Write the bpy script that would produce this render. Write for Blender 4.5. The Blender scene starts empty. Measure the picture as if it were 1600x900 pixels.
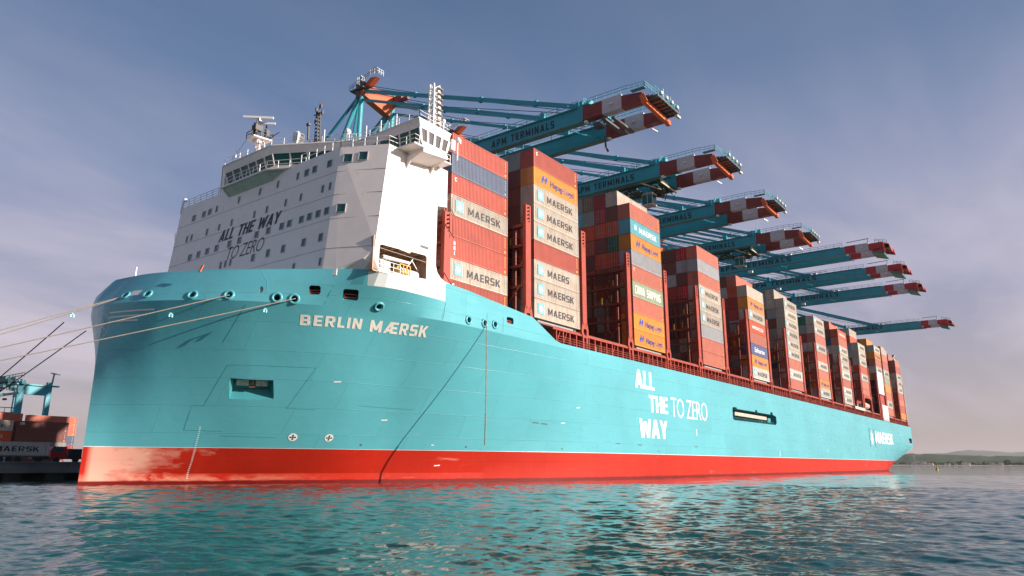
import bpy, bmesh, math, random
import numpy as np
from mathutils import Vector, Matrix
from mathutils.bvhtree import BVHTree
R = math.radians
random.seed(7)
sc = bpy.context.scene
COL = sc.collection

# ------------------------------------------------------------------ camera
CAM_F, CAM_PITCH, CAM_YAW, CAM_ROLL, CAM_D, CAM_H = 1121.47, 0.2400838, 0.9245860, -0.0028651, 57.2562, 2.58197
cd = bpy.data.cameras.new('camera'); camo = bpy.data.objects.new('camera', cd); COL.objects.link(camo)
cyw, syw, cpt, spt = math.cos(CAM_YAW), math.sin(CAM_YAW), math.cos(CAM_PITCH), math.sin(CAM_PITCH)
fx = Vector((syw, cyw, 0)); rt = Vector((cyw, -syw, 0)); up = Vector((0, 0, 1))
fw = fx*cpt + up*spt; uu = -fx*spt + up*cpt
cr, sr = math.cos(CAM_ROLL), math.sin(CAM_ROLL)
xa = rt*cr - uu*sr; ya = rt*sr + uu*cr
m = Matrix((xa, ya, -fw)).transposed().to_4x4(); m.translation = Vector((0, -CAM_D, CAM_H))
camo.matrix_world = m
cd.sensor_width = 36; cd.lens = CAM_F/1600*36; cd.clip_start = .5; cd.clip_end = 60000
sc.camera = camo

# ------------------------------------------------------------------ sun, sky, exposure
SUN_AZ, SUN_EL = 21.5, 18.5          # azimuth aft of the beam (towards +X from -Y), elevation
sdir = Vector((math.sin(R(SUN_AZ))*math.cos(R(SUN_EL)), -math.cos(R(SUN_AZ))*math.cos(R(SUN_EL)), math.sin(R(SUN_EL))))
sl = bpy.data.lights.new('sun', 'SUN'); sl.energy = 4.4; sl.angle = R(.53); sl.color = (1.0, .88, .78)
so = bpy.data.objects.new('sun', sl); COL.objects.link(so); so.rotation_euler = (-sdir).to_track_quat('-Z', 'Y').to_euler()
so.location = (0, -200, 200)
wd = bpy.data.worlds.new('World'); sc.world = wd; wd.use_nodes = True
nt = wd.node_tree; nt.nodes.clear()
def N(t, ty, **k):
    n = t.nodes.new(ty)
    for a, b in k.items(): setattr(n, a, b)
    return n
sky = N(nt, 'ShaderNodeTexSky', sky_type='NISHITA', sun_disc=False, sun_elevation=R(SUN_EL), sun_rotation=math.atan2(sdir.x, sdir.y), air_density=1.0, dust_density=2.2, ozone_density=1.5)
tc = N(nt, 'ShaderNodeTexCoord'); sx = N(nt, 'ShaderNodeSeparateXYZ'); nt.links.new(tc.outputs['Generated'], sx.inputs[0])
ramp = N(nt, 'ShaderNodeValToRGB'); nt.links.new(sx.outputs['Z'], ramp.inputs[0])
cr_ = ramp.color_ramp; cr_.elements[0].position = 0; cr_.elements[0].color = (.58, .46, .43, 1)
cr_.elements[1].position = 1; cr_.elements[1].color = (.07, .12, .22, 1)
for p, c in ((.08, (.52, .435, .48)), (.2, (.43, .41, .56)), (.34, (.255, .32, .52)), (.48, (.130, .222, .415)), (.62, (.078, .158, .310))):
    e = cr_.elements.new(p); e.color = (*c, 1)
# the ramp is the sky's own colour in this hazy evening air, kept at the Nishita sky's level
mixs = N(nt, 'ShaderNodeMix', data_type='RGBA', blend_type='MIX'); mixs.inputs[0].default_value = .86
nt.links.new(sky.outputs[0], mixs.inputs[6])
scl = N(nt, 'ShaderNodeMix', data_type='RGBA', blend_type='MULTIPLY'); scl.inputs[0].default_value = 1
scl.inputs[7].default_value = (4.75, 4.8, 4.85, 1)
nt.links.new(ramp.outputs[0], scl.inputs[6]); nt.links.new(scl.outputs[2], mixs.inputs[7])
# thin cirrus laid on a flat layer high above
dv = N(nt, 'ShaderNodeMath', operation='ADD'); dv.inputs[1].default_value = .16; nt.links.new(sx.outputs['Z'], dv.inputs[0])
d1 = N(nt, 'ShaderNodeMath', operation='DIVIDE'); d2 = N(nt, 'ShaderNodeMath', operation='DIVIDE')
nt.links.new(sx.outputs['X'], d1.inputs[0]); nt.links.new(dv.outputs[0], d1.inputs[1]); nt.links.new(sx.outputs['Y'], d2.inputs[0]); nt.links.new(dv.outputs[0], d2.inputs[1])
cb = N(nt, 'ShaderNodeCombineXYZ'); nt.links.new(d1.outputs[0], cb.inputs[0]); nt.links.new(d2.outputs[0], cb.inputs[1])
mp = N(nt, 'ShaderNodeMapping'); mp.inputs['Rotation'].default_value = (0, 0, R(28)); mp.inputs['Scale'].default_value = (.55, 1.25, 1); mp.inputs['Location'].default_value = (1.7, 4.2, 0)
nt.links.new(cb.outputs[0], mp.inputs[0])
nz = N(nt, 'ShaderNodeTexNoise'); nz.inputs['Scale'].default_value = 1.0; nz.inputs['Detail'].default_value = 7; nz.inputs['Roughness'].default_value = .55; nz.inputs['Distortion'].default_value = .35
nt.links.new(mp.outputs[0], nz.inputs[0])
cr2 = N(nt, 'ShaderNodeValToRGB'); cr2.color_ramp.elements[0].position = .41; cr2.color_ramp.elements[1].position = .70
cr2.color_ramp.elements[0].color = (0, 0, 0, 1); cr2.color_ramp.elements[1].color = (1, 1, 1, 1); nt.links.new(nz.outputs[0], cr2.inputs[0])
cvh = N(nt, 'ShaderNodeMapRange'); cvh.inputs[1].default_value = .18; cvh.inputs[2].default_value = .50; cvh.inputs[3].default_value = .8; cvh.inputs[4].default_value = .12; nt.links.new(sx.outputs['Z'], cvh.inputs[0])
cvl = N(nt, 'ShaderNodeMapRange'); cvl.inputs[1].default_value = .02; cvl.inputs[2].default_value = .14; nt.links.new(sx.outputs['Z'], cvl.inputs[0])
cvm = N(nt, 'ShaderNodeMath', operation='MULTIPLY'); nt.links.new(cvh.outputs[0], cvm.inputs[0]); nt.links.new(cvl.outputs[0], cvm.inputs[1])
cvf = N(nt, 'ShaderNodeMath', operation='MULTIPLY'); nt.links.new(cvm.outputs[0], cvf.inputs[0]); nt.links.new(cr2.outputs[0], cvf.inputs[1])
mixc = N(nt, 'ShaderNodeMix', data_type='RGBA'); nt.links.new(cvf.outputs[0], mixc.inputs[0]); nt.links.new(mixs.outputs[2], mixc.inputs[6])
mixc.inputs[7].default_value = (4.3, 3.8, 4.3, 1)
bg = N(nt, 'ShaderNodeBackground'); bg.inputs['Strength'].default_value = .1
nt.links.new(mixc.outputs[2], bg.inputs[0]); ow = N(nt, 'ShaderNodeOutputWorld'); nt.links.new(bg.outputs[0], ow.inputs[0])
sc.view_settings.view_transform = 'Standard'; sc.view_settings.look = 'None'; sc.view_settings.exposure = .80; sc.view_settings.gamma = 1
sc.view_settings.use_curve_mapping = False

# ------------------------------------------------------------------ helpers
def wloc(o):
    v = Vector((0, 0, 0))
    while o is not None: v = v + o.location; o = o.parent
    return v
def tag(o, label=None, cat=None, group=None, kind=None):
    if label: o['label'] = label
    if cat: o['category'] = cat
    if group: o['group'] = group
    if kind: o['kind'] = kind
    return o
def empty(name, loc, label=None, cat=None, group=None, parent=None):
    o = bpy.data.objects.new(name, None); COL.objects.link(o); o.empty_display_size = .3
    if parent: o.parent = parent; o.location = Vector(loc) - wloc(parent)
    else: o.location = loc
    return tag(o, label, cat, group)
def inst(name, me, parent, loc=(0, 0, 0), scale=None, mat=None, rot=None):
    """an object on shared mesh data, placed in the parent's own frame"""
    o = bpy.data.objects.new(name, me); COL.objects.link(o); o.parent = parent; o.location = loc
    if scale: o.scale = scale
    if rot: o.rotation_euler = rot
    if mat is not None:
        o.material_slots[0].link = 'OBJECT'; o.material_slots[0].material = mat
    return o
def copy_tree(o, parent=None):
    c = o.copy(); COL.objects.link(c); c.parent = parent
    for ch in o.children: copy_tree(ch, c)
    return c
SPLIT = {'floodlight', 'cross_tie', 'roof_light_post', 'drain_hole', 'load_mark', 'weld_seam', 'walkway', 'mast_light', 'lashing_rod', 'hose_box', 'white_housing', 'opening_inside', 'roller_frame', 'hoist_wire', 'deck_fitting', 'anchor', 'apex_railing', 'tip_wedge', 'hatch_coaming', 'hatch_cover', 'bow_stripe', 'aft_balcony', 'sheave_platform', 'maintenance_platform', 'trolley_step', 'bridge_wing_box', 'gangway', 'cable_rack', 'exhaust_pipe', 'mooring_winch', 'trolley_machinery'}
class MB:
    def __init__(s): s.v, s.f, s.m, s.cur = [], [], [], 0
    def mat(s, i): s.cur = i; return s
    def poly(s, pts):
        n = len(s.v); s.v += [tuple(p) for p in pts]; s.f.append(tuple(range(n, n+len(pts)))); s.m.append(s.cur); return s
    def hexa(s, P):
        n = len(s.v); s.v += [tuple(p) for p in P]
        for q in ((0, 3, 2, 1), (4, 5, 6, 7), (0, 1, 5, 4), (1, 2, 6, 5), (2, 3, 7, 6), (3, 0, 4, 7)): s.f.append(tuple(n+i for i in q)); s.m.append(s.cur)
        return s
    def box(s, a, b):
        (x0, y0, z0), (x1, y1, z1) = a, b
        if x0 > x1: x0, x1 = x1, x0
        if y0 > y1: y0, y1 = y1, y0
        if z0 > z1: z0, z1 = z1, z0
        return s.hexa([(x0, y0, z0), (x1, y0, z0), (x1, y1, z0), (x0, y1, z0), (x0, y0, z1), (x1, y0, z1), (x1, y1, z1), (x0, y1, z1)])
    def cbox(s, c, d): return s.box([c[i]-d[i]/2 for i in range(3)], [c[i]+d[i]/2 for i in range(3)])
    def beam(s, p, q, w, h=None, upv=(0, 0, 1), w2=None, h2=None):
        p, q = Vector(p), Vector(q); h = w if h is None else h; w2 = w if w2 is None else w2; h2 = h if h2 is None else h2
        d = (q-p).normalized(); u = Vector(upv)
        if abs(d.dot(u)) > .98: u = Vector((1, 0, 0))
        r = d.cross(u).normalized(); u = r.cross(d)
        A = [p + r*a*w/2 + u*b*h/2 for a, b in ((-1, -1), (1, -1), (1, 1), (-1, 1))]; B = [q + r*a*w2/2 + u*b*h2/2 for a, b in ((-1, -1), (1, -1), (1, 1), (-1, 1))]
        return s.hexa(A+B)
    def tube(s, path, r, n=6, r2=None, cap=True):
        path = [Vector(p) for p in path]; n0 = len(s.v); L = len(path)
        for i, p in enumerate(path):
            d = (path[min(i+1, L-1)] - path[max(i-1, 0)]).normalized(); u = Vector((0, 0, 1)) if abs(d.z) < .95 else Vector((1, 0, 0))
            a = d.cross(u).normalized(); b = a.cross(d); rr = r if r2 is None else r+(r2-r)*i/(L-1)
            for k in range(n):
                t = 2*math.pi*k/n; s.v.append(tuple(p + (a*math.cos(t)+b*math.sin(t))*rr))
        for i in range(L-1):
            for k in range(n):
                k2 = (k+1) % n; s.f.append((n0+i*n+k, n0+i*n+k2, n0+(i+1)*n+k2, n0+(i+1)*n+k)); s.m.append(s.cur)
        if cap: s.f.append(tuple(n0+k for k in range(n))[::-1]); s.m.append(s.cur); s.f.append(tuple(n0+(L-1)*n+k for k in range(n))); s.m.append(s.cur)
        return s
    def prism(s, pts, ext):
        """closed polygon pts extruded by vector ext"""
        e = Vector(ext); n = len(s.v); k = len(pts); s.v += [tuple(p) for p in pts] + [tuple(Vector(p)+e) for p in pts]
        s.f.append(tuple(n+i for i in range(k))[::-1]); s.m.append(s.cur); s.f.append(tuple(n+k+i for i in range(k))); s.m.append(s.cur)
        for i in range(k): j = (i+1) % k; s.f.append((n+i, n+j, n+k+j, n+k+i)); s.m.append(s.cur)
        return s
    def ball(s, c, r, nu=12, nv=8, z0=-1., sz=1.):
        n = len(s.v)
        for j in range(nv+1):
            a = math.asin(z0) + (math.pi/2-math.asin(z0))*j/nv
            for i in range(nu): t = 2*math.pi*i/nu; s.v.append((c[0]+r*math.cos(a)*math.cos(t), c[1]+r*math.cos(a)*math.sin(t), c[2]+sz*r*math.sin(a)))
        for j in range(nv):
            for i in range(nu): i2 = (i+1) % nu; s.f.append((n+j*nu+i, n+j*nu+i2, n+(j+1)*nu+i2, n+(j+1)*nu+i)); s.m.append(s.cur)
        return s
    def rail(s, pts, h=1.05, step=1.6, r=.035, rails=(1., .55), thick=None):
        pts = [Vector(p) for p in pts]
        for a, b in zip(pts[:-1], pts[1:]):
            L = (b-a).length; n = max(1, round(L/step))
            for i in range(n+1):
                p = a+(b-a)*i/n; s.beam(p, p+Vector((0, 0, h)), thick or r*1.8, thick or r*1.8)
            for k in rails: s.beam(a+Vector((0, 0, h*k)), b+Vector((0, 0, h*k)), r*1.5, r*1.5)
        return s
    def mesh(s, name, mats, off=(0, 0, 0), smooth=False, flip=True):
        me = bpy.data.meshes.new(name); o = Vector(off)
        me.from_pydata([tuple(Vector(v)-o) for v in s.v], [], s.f)
        for mt in (mats if isinstance(mats, (list, tuple)) else [mats]): me.materials.append(mt)
        me.polygons.foreach_set('material_index', s.m)
        if flip:
            bm = bmesh.new(); bm.from_mesh(me); bmesh.ops.recalc_face_normals(bm, faces=bm.faces[:]); bm.to_mesh(me); bm.free()
        if smooth: me.polygons.foreach_set('use_smooth', [True]*len(me.polygons))
        me.update(); return me
    def clusters(s, gap=.3):
        n = len(s.v); par = list(range(n))
        def find(a):
            while par[a] != a: par[a] = par[par[a]]; a = par[a]
            return a
        for f in s.f:
            for k in f[1:]: par[find(f[0])] = find(k)
        isl = {}
        for i in range(n): isl.setdefault(find(i), []).append(i)
        B = []
        for k, vs in isl.items(): P = np.array([s.v[i] for i in vs]); B.append([P.min(0)-gap/2, P.max(0)+gap/2, {k}])
        ch = True
        while ch:
            ch = False; out = []
            for b in B:
                for c in out:
                    if (b[0] <= c[1]).all() and (c[0] <= b[1]).all(): c[0] = np.minimum(b[0], c[0]); c[1] = np.maximum(b[1], c[1]); c[2] |= b[2]; ch = True; break
                else: out.append(b)
            B = out
        res = []
        for b in B:
            m = MB(); mp_ = {}
            for f, mi in zip(s.f, s.m):
                if find(f[0]) in b[2]:
                    q = []
                    for i in f:
                        if i not in mp_: mp_[i] = len(m.v); m.v.append(s.v[i])
                        q.append(mp_[i])
                    m.f.append(tuple(q)); m.m.append(mi)
            res.append(m)
        return res
    def build(s, name, mats, parent=None, smooth=False, flip=True, label=None, cat=None, group=None, kind=None):
        if name in SPLIT and not label:
            cl = s.clusters()
            if len(cl) > 1:
                SPLIT.discard(name); r = [c.build(name, mats, parent, smooth, flip) for c in cl]; SPLIT.add(name); return r[0]
        off = wloc(parent) if parent else Vector((0, 0, 0))
        o = bpy.data.objects.new(name, s.mesh(name, mats, off, smooth, flip)); COL.objects.link(o)
        if parent: o.parent = parent
        return tag(o, label, cat, group, kind)

# ------------------------------------------------------------------ materials
MATS = {}
def new_mat(name):
    mt = bpy.data.materials.new(name); mt.use_nodes = True; t = mt.node_tree; t.nodes.clear()
    o = N(t, 'ShaderNodeOutputMaterial'); b = N(t, 'ShaderNodeBsdfPrincipled'); t.links.new(b.outputs[0], o.inputs[0]); MATS[name] = mt
    return mt, t, b
def mixn(t, fac, a, b, blend='MIX'):
    n = N(t, 'ShaderNodeMix', data_type='RGBA', blend_type=blend)
    for i, x in ((0, fac), (6, a), (7, b)):
        if hasattr(x, 'links'): t.links.new(x, n.inputs[i])
        elif isinstance(x, (int, float)): n.inputs[i].default_value = x if i == 0 else (x, x, x, 1)
        else: n.inputs[i].default_value = (*x[:3], 1)
    return n.outputs[2]
def noise(t, vec, scale, detail=4, rough=.55, stretch=None, dist=0):
    if stretch:
        mpn = N(t, 'ShaderNodeMapping'); mpn.inputs['Scale'].default_value = stretch; t.links.new(vec, mpn.inputs[0]); vec = mpn.outputs[0]
    n = N(t, 'ShaderNodeTexNoise'); n.inputs['Scale'].default_value = scale; n.inputs['Detail'].default_value = detail; n.inputs['Roughness'].default_value = rough; n.inputs['Distortion'].default_value = dist
    t.links.new(vec, n.inputs[0]); return n.outputs[0]
def rampn(t, src, a, b, va=0., vb=1.):
    n = N(t, 'ShaderNodeMapRange'); n.inputs[1].default_value = a; n.inputs[2].default_value = b; n.inputs[3].default_value = va; n.inputs[4].default_value = vb; t.links.new(src, n.inputs[0]); return n.outputs[0]
def mathn(t, op, a, b):
    n = N(t, 'ShaderNodeMath', operation=op)
    for i, x in enumerate((a, b)):
        if hasattr(x, 'links'): t.links.new(x, n.inputs[i])
        else: n.inputs[i].default_value = x
    return n.outputs[0]
def paint(name, rgb, rough=.5, var=.12, rust=0., rustcol=(.22, .075, .025), scale=.6, bump=.0, metal=0., randcol=0., spec=.5):
    mt, t, b = new_mat(name); g = N(t, 'ShaderNodeNewGeometry').outputs['Position']
    n1 = noise(t, g, scale, 5, .6)
    col = mixn(t, rampn(t, n1, .3, .7), [c*(1-var) for c in rgb], [min(1, c*(1+var)) for c in rgb])
    if rust:
        st = noise(t, g, 1.0, 4, .6, (2.6, 2.6, .35)); fn = noise(t, g, 7., 3, .6)
        mk = mathn(t, 'MULTIPLY', rampn(t, st, .66-.16*rust, .80-.1*rust), rampn(t, fn, .35, .65))
        col = mixn(t, mk, col, rustcol)
    if randcol:
        oi = N(t, 'ShaderNodeObjectInfo').outputs['Random']
        col = mixn(t, 1., col, mixn(t, oi, [1-randcol]*3, [1+randcol*.6]*3), 'MULTIPLY')
    t.links.new(col, b.inputs['Base Color']); b.inputs['Roughness'].default_value = rough; b.inputs['Metallic'].default_value = metal
    b.inputs['Specular IOR Level'].default_value = spec
    if bump:
        bn = N(t, 'ShaderNodeBump'); bn.inputs['Strength'].default_value = bump; bn.inputs['Distance'].default_value = .02; t.links.new(noise(t, g, 3., 4), bn.inputs['Height']); t.links.new(bn.outputs[0], b.inputs['Normal'])
    return mt
def hull_material(name, teal):
    mt, t, b = new_mat(name); g = N(t, 'ShaderNodeNewGeometry').outputs['Position']
    sp = N(t, 'ShaderNodeSeparateXYZ'); t.links.new(g, sp.inputs[0]); X, Y, Z = sp.outputs
    cbn = N(t, 'ShaderNodeCombineXYZ'); t.links.new(X, cbn.inputs[0]); t.links.new(Z, cbn.inputs[1])
    br = N(t, 'ShaderNodeTexBrick'); t.links.new(cbn.outputs[0], br.inputs[0])
    br.inputs['Scale'].default_value = 1; br.inputs['Brick Width'].default_value = 11.; br.inputs['Row Height'].default_value = 2.9; br.inputs['Mortar Size'].default_value = .026; br.inputs['Mortar Smooth'].default_value = .6
    br.offset = .37
    br.inputs['Color1'].default_value = (.46, .46, .46, 1); br.inputs['Color2'].default_value = (.54, .54, .54, 1); br.inputs['Mortar'].default_value = (.3, .3, .3, 1)
    big = noise(t, g, .09, 4, .55); fine = noise(t, g, .8, 6, .65, (.35, .35, 1.6)); streak = noise(t, g, 1.0, 5, .65, (1.3, 1.3, .11))
    if teal:
        base = (.106, .41, .468)
        col = mixn(t, rampn(t, big, .3, .7), [c*.93 for c in base], [c*1.07 for c in base])
        col = mixn(t, .38, col, br.outputs[0], 'OVERLAY')
        col = mixn(t, rampn(t, streak, .60, .80, 0, .26), col, (.20, .47, .50))
        scuff = mathn(t, 'MULTIPLY', rampn(t, fine, .62, .72), rampn(t, Z, 9.5, 5.0)); col = mixn(t, mathn(t, 'MULTIPLY', scuff, .35), col, (.30, .44, .42))
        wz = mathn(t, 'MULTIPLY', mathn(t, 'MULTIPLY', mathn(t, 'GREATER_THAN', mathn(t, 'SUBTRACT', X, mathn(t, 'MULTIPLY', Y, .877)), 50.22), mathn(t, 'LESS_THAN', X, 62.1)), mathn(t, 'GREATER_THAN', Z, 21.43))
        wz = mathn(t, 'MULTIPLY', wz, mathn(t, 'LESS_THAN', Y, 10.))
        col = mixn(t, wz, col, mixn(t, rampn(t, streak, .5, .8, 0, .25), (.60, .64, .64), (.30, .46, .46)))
        rg = rampn(t, fine, .3, .7, .24, .36); t.links.new(rg, b.inputs['Roughness'])
    else:
        base = (.46, .017, .005)
        col = mixn(t, rampn(t, big, .3, .7), [c*.85 for c in base], [min(1, c*1.12) for c in base])
        col = mixn(t, rampn(t, streak, .52, .78, 0, .22), col, (.58, .05, .018))
        glint_noise = noise(t, g, .55, 6, .66, (.5, .5, 1.5), .25); glint_noise2 = noise(t, g, .16, 3, .5, (1, 1, 1.6))  # sun glint off the water at the bow, put into the red's colour
        near = rampn(t, X, 47, 36.5); mk = rampn(t, mathn(t, 'ADD', mathn(t, 'ADD', glint_noise, mathn(t, 'MULTIPLY', glint_noise2, .7)), mathn(t, 'MULTIPLY', near, .62)), 1.02, 1.36)
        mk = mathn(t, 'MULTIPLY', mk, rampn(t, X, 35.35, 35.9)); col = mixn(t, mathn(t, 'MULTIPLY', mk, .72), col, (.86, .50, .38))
        foot = mathn(t, 'MULTIPLY', rampn(t, glint_noise, .42, .6), mathn(t, 'MULTIPLY', rampn(t, Z, 1.5, .9), rampn(t, X, 60, 44))); col = mixn(t, mathn(t, 'MULTIPLY', foot, .55), col, (.86, .42, .28))  # the same painted glint, running on along the waterline
        scr = noise(t, g, 1.6, 6, .7, (.5, .5, 2.2), .8); mk2 = mathn(t, 'MULTIPLY', rampn(t, scr, .60, .68), rampn(t, Z, 3.2, .9)); col = mixn(t, mathn(t, 'MULTIPLY', mk2, .35), col, (.80, .16, .08))
        wet = rampn(t, mathn(t, 'ADD', Z, mathn(t, 'MULTIPLY', noise(t, g, .5, 4), .3)), .86, .70); col = mixn(t, wet, col, (.16, .006, .005))
        t.links.new(rampn(t, fine, .3, .7, .45, .62), b.inputs['Roughness']); b.inputs['Specular IOR Level'].default_value = .22
    t.links.new(col, b.inputs['Base Color'])
    bn = N(t, 'ShaderNodeBump'); bn.inputs['Strength'].default_value = .55; bn.inputs['Distance'].default_value = .035
    h = mathn(t, 'ADD', br.outputs['Fac'], mathn(t, 'MULTIPLY', noise(t, g, .42, 3, .5), -1.6)); t.links.new(h, bn.inputs['Height']); t.links.new(bn.outputs[0], b.inputs['Normal'])
    return mt
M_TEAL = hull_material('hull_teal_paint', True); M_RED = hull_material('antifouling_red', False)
M_HWHITE = paint('hull_white_paint', (.74, .74, .72), .4, .05, .25)
M_WHITE = paint('house_white_paint', (.88, .78, .73), .45, .04, .12)
M_SEAM = paint('weld_seam', (.45, .42, .40), .6)
M_LINE = paint('white_line', (.78, .78, .74), .5)
M_WLET = paint('white_lettering', (.82, .82, .78), .5, .03)
M_CLET = paint('cream_lettering', (.82, .77, .68), .5, .05)
M_BLET = paint('black_lettering', (.018, .02, .025), .5, .1)
M_NLET = paint('navy_lettering', (.02, .05, .22), .5, .1)
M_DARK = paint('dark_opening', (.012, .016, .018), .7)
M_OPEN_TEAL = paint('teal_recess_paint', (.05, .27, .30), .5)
M_DECKRED = paint('deck_red_paint', (.42, .055, .03), .55, .2, .5)
M_LASH = paint('lashing_bridge_red', (.36, .052, .03), .5, .15, .35, spec=.4)
M_LASHD = paint('lashing_frame_red', (.21, .045, .03), .6, .25, .6)
M_GREYDK = paint('dark_grey_steel', (.09, .09, .095), .5, .2)
M_GREY = paint('grey_steel', (.30, .30, .31), .5, .15)
M_BLACK = paint('black_steel', (.02, .02, .022), .5)
M_YEL = paint('yellow_steel', (.70, .40, .03), .5)
M_BRZ = paint('machinery_tan', (.62, .40, .27), .6, .35, .6)
M_ROPE = paint('cream_rope', (.55, .46, .36), .85, .2, scale=6)
M_ROPED = paint('dark_rope', (.05, .045, .045), .85)
M_CRT = paint('crane_teal', (.022, .30, .37), .42, .12, .15, scale=.3)
M_CRTL = paint('crane_teal_light', (.06, .40, .46), .42, .1, .2)
M_CRU = paint('crane_underside_teal', (.12, .28, .25), .5, .15, .3)
M_CRR = paint('crane_red_brown', (.22, .028, .015), .5, .15, .2)
M_CRR2 = paint('crane_bright_red', (.46, .015, .02), .45, .12)
M_CRW = paint('crane_white_band', (.52, .48, .49), .5, .1, .3)
M_CRO = paint('crane_orange', (.66, .12, .03), .5, .15, .2)
M_CONC = paint('quay_concrete', (.20, .21, .21), .85, .2, .3, (.08, .08, .07), .3, .4)
M_CONCD = paint('quay_pile_concrete', (.035, .045, .04), .85, .4, .6, (.03, .05, .03))
M_TYRE = paint('tyre_rubber', (.02, .02, .02), .85)
M_SAND = paint('beach_sand', (.42, .30, .22), .9, .12, scale=.02)
M_ROOF = paint('roof_tile', (.32, .11, .07), .8)
M_WALLH = paint('house_wall', (.62, .57, .52), .8)
def glass(name, rgb, rough=.06):
    mt, t, b = new_mat(name); b.inputs['Base Color'].default_value = (*rgb, 1); b.inputs['Roughness'].default_value = rough; b.inputs['Specular IOR Level'].default_value = .8; return mt
M_GLASS = glass('window_glass_green', (.012, .09, .082)); M_GLASSG = glass('window_glass_grey', (.13, .13, .14), .12)

# ------------------------------------------------------------------ THE WATER
def water_material():
    mt, t, b = new_mat('harbour_water'); g = N(t, 'ShaderNodeNewGeometry').outputs['Position']
    b.inputs['Base Color'].default_value = (.001, .070, .068, 1); b.inputs['Roughness'].default_value = .04; b.inputs['IOR'].default_value = 1.34; b.inputs['Specular IOR Level'].default_value = .5
    n1 = noise(t, g, 1.5, 5, .62, (.7, 1.4, 1), .5); n2 = noise(t, g, .32, 3, .5, (.8, 1.2, 1))
    bn = N(t, 'ShaderNodeBump'); bn.inputs['Strength'].default_value = .4; bn.inputs['Distance'].default_value = .045
    t.links.new(mathn(t, 'ADD', n1, mathn(t, 'MULTIPLY', n2, 3.2)), bn.inputs['Height']); t.links.new(bn.outputs[0], b.inputs['Normal'])
    return mt
M_WATER = water_material()
WZ = .14
def make_water():
    rs = np.concatenate([np.arange(3, 14, 1.0), np.arange(14, 27, .06), np.arange(27, 40, .10), np.arange(40, 90, .22), np.arange(90, 200, .8), np.geomspace(200, 3400, 90)])
    a0, a1 = CAM_YAW-R(40), CAM_YAW+R(40)
    an = np.concatenate([np.linspace(a0, a1, 640), np.linspace(a1, a0+2*math.pi, 60)[1:-1]])
    A, Rr = np.meshgrid(an, rs); X = Rr*np.sin(A); Y = -CAM_D+Rr*np.cos(A); Zz = np.zeros_like(X)
    rng = np.random.default_rng(5)
    sp = np.gradient(rs)[:, None]*np.ones_like(X)
    for i in range(110):
        lam = 0.32*(12./.32)**rng.random(); th = rng.normal(R(205), R(42)); k = 2*math.pi/lam
        amp = .0031*lam**.78 if lam < 1.8 else .0031*1.8**.78*(lam/1.8)**.12
        ph = rng.random()*2*math.pi; fade = np.clip((lam/np.maximum(sp, Rr*.0022)-2.2)/2.5, 0, 1)
        arg = k*(X*math.cos(th)+Y*math.sin(th))+ph
        wv = np.sin(arg+.45*np.cos(arg))+.12*np.sin(2*arg); Zz += amp*fade*wv*1.12
    Zz *= np.clip((900-Rr)/500, 0, 1); Zz += WZ
    n, mm = X.shape; verts = np.stack([X.ravel(), Y.ravel(), Zz.ravel()], 1)
    i, j = np.meshgrid(np.arange(n-1), np.arange(mm), indexing='ij'); j2 = (j+1) % mm
    F = np.stack([i*mm+j, i*mm+j2, (i+1)*mm+j2, (i+1)*mm+j], -1).reshape(-1, 4)
    me = bpy.data.meshes.new('water'); me.vertices.add(len(verts)); me.vertices.foreach_set('co', verts.ravel())
    me.loops.add(len(F)*4); me.loops.foreach_set('vertex_index', F[:, ::-1].ravel().astype(np.int32)); me.polygons.add(len(F)); me.polygons.foreach_set('loop_start', np.arange(0, len(F)*4, 4, dtype=np.int32)); me.polygons.foreach_set('use_smooth', np.ones(len(F), bool))
    me.update(calc_edges=True); me.validate(); me.materials.append(M_WATER)
    if me.polygons[0].normal.z < 0: me.flip_normals()
    o = bpy.data.objects.new('water', me); COL.objects.link(o); tag(o, kind='structure')
    # the open sea beyond, one flat sheet with a hole where the near water lies
    mb = MB(); k = 96; ring = [(3390*math.sin(2*math.pi*q/k), -CAM_D+3390*math.cos(2*math.pi*q/k), WZ-.02) for q in range(k)]; far = [(v[0]*7.5, (v[1]+CAM_D)*7.5-CAM_D, WZ-.02) for v in ring]
    for q in range(k): q2 = (q+1) % k; mb.poly([ring[q], ring[q2], far[q2], far[q]])
    mb.build('sea', M_WATER, kind='structure')
make_water()

# ------------------------------------------------------------------ THE HULL
YC=26.3
def crom(pts,n):
    P=np.array(pts,float); d=np.r_[0,np.cumsum(np.hypot(*np.diff(P,axis=0).T))]
    out=[]; m=np.zeros_like(P)
    for i in range(len(P)):
        a,b=max(i-1,0),min(i+1,len(P)-1); m[i]=(P[b]-P[a])/(d[b]-d[a])
    m[0]=m[0]
    t=np.linspace(0,d[-1],n)
    for tt in t:
        i=min(max(np.searchsorted(d,tt)-1,0),len(P)-2); h=d[i+1]-d[i]; s=(tt-d[i])/h
        out.append((2*s**3-3*s*s+1)*P[i]+(s**3-2*s*s+s)*h*m[i]+(-2*s**3+3*s*s)*P[i+1]+(s**3-s*s)*h*m[i+1])
    return np.array(out)
W=[(35,26.3),(38.3,25.2),(45,21.9),(53.5,17.2),(65,11.7),(79,6.3),(87,3.7),(96.8,1.3),(106,.1),(112,-.4)]
K2=[(35.15,26.3),(35.3,24.6),(35.7,22.7),(36.35,20.4),(37.3,18.1),(40.2,13.2),(43.2,9.5),(48.2,5.1),(52.9,2.7),(58,.9),(63,-.2),(68,-.4),(112,-.4)]
K1=[(36.6,26.3),(36.85,25.0),(37.3,22.8),(37.95,20.0),(40.6,14.2),(43.3,10.0),(47.6,4.7),(51.5,.9),(54.5,-.2),(58,-.4),(66,-.4),(112,-.4)]
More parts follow.
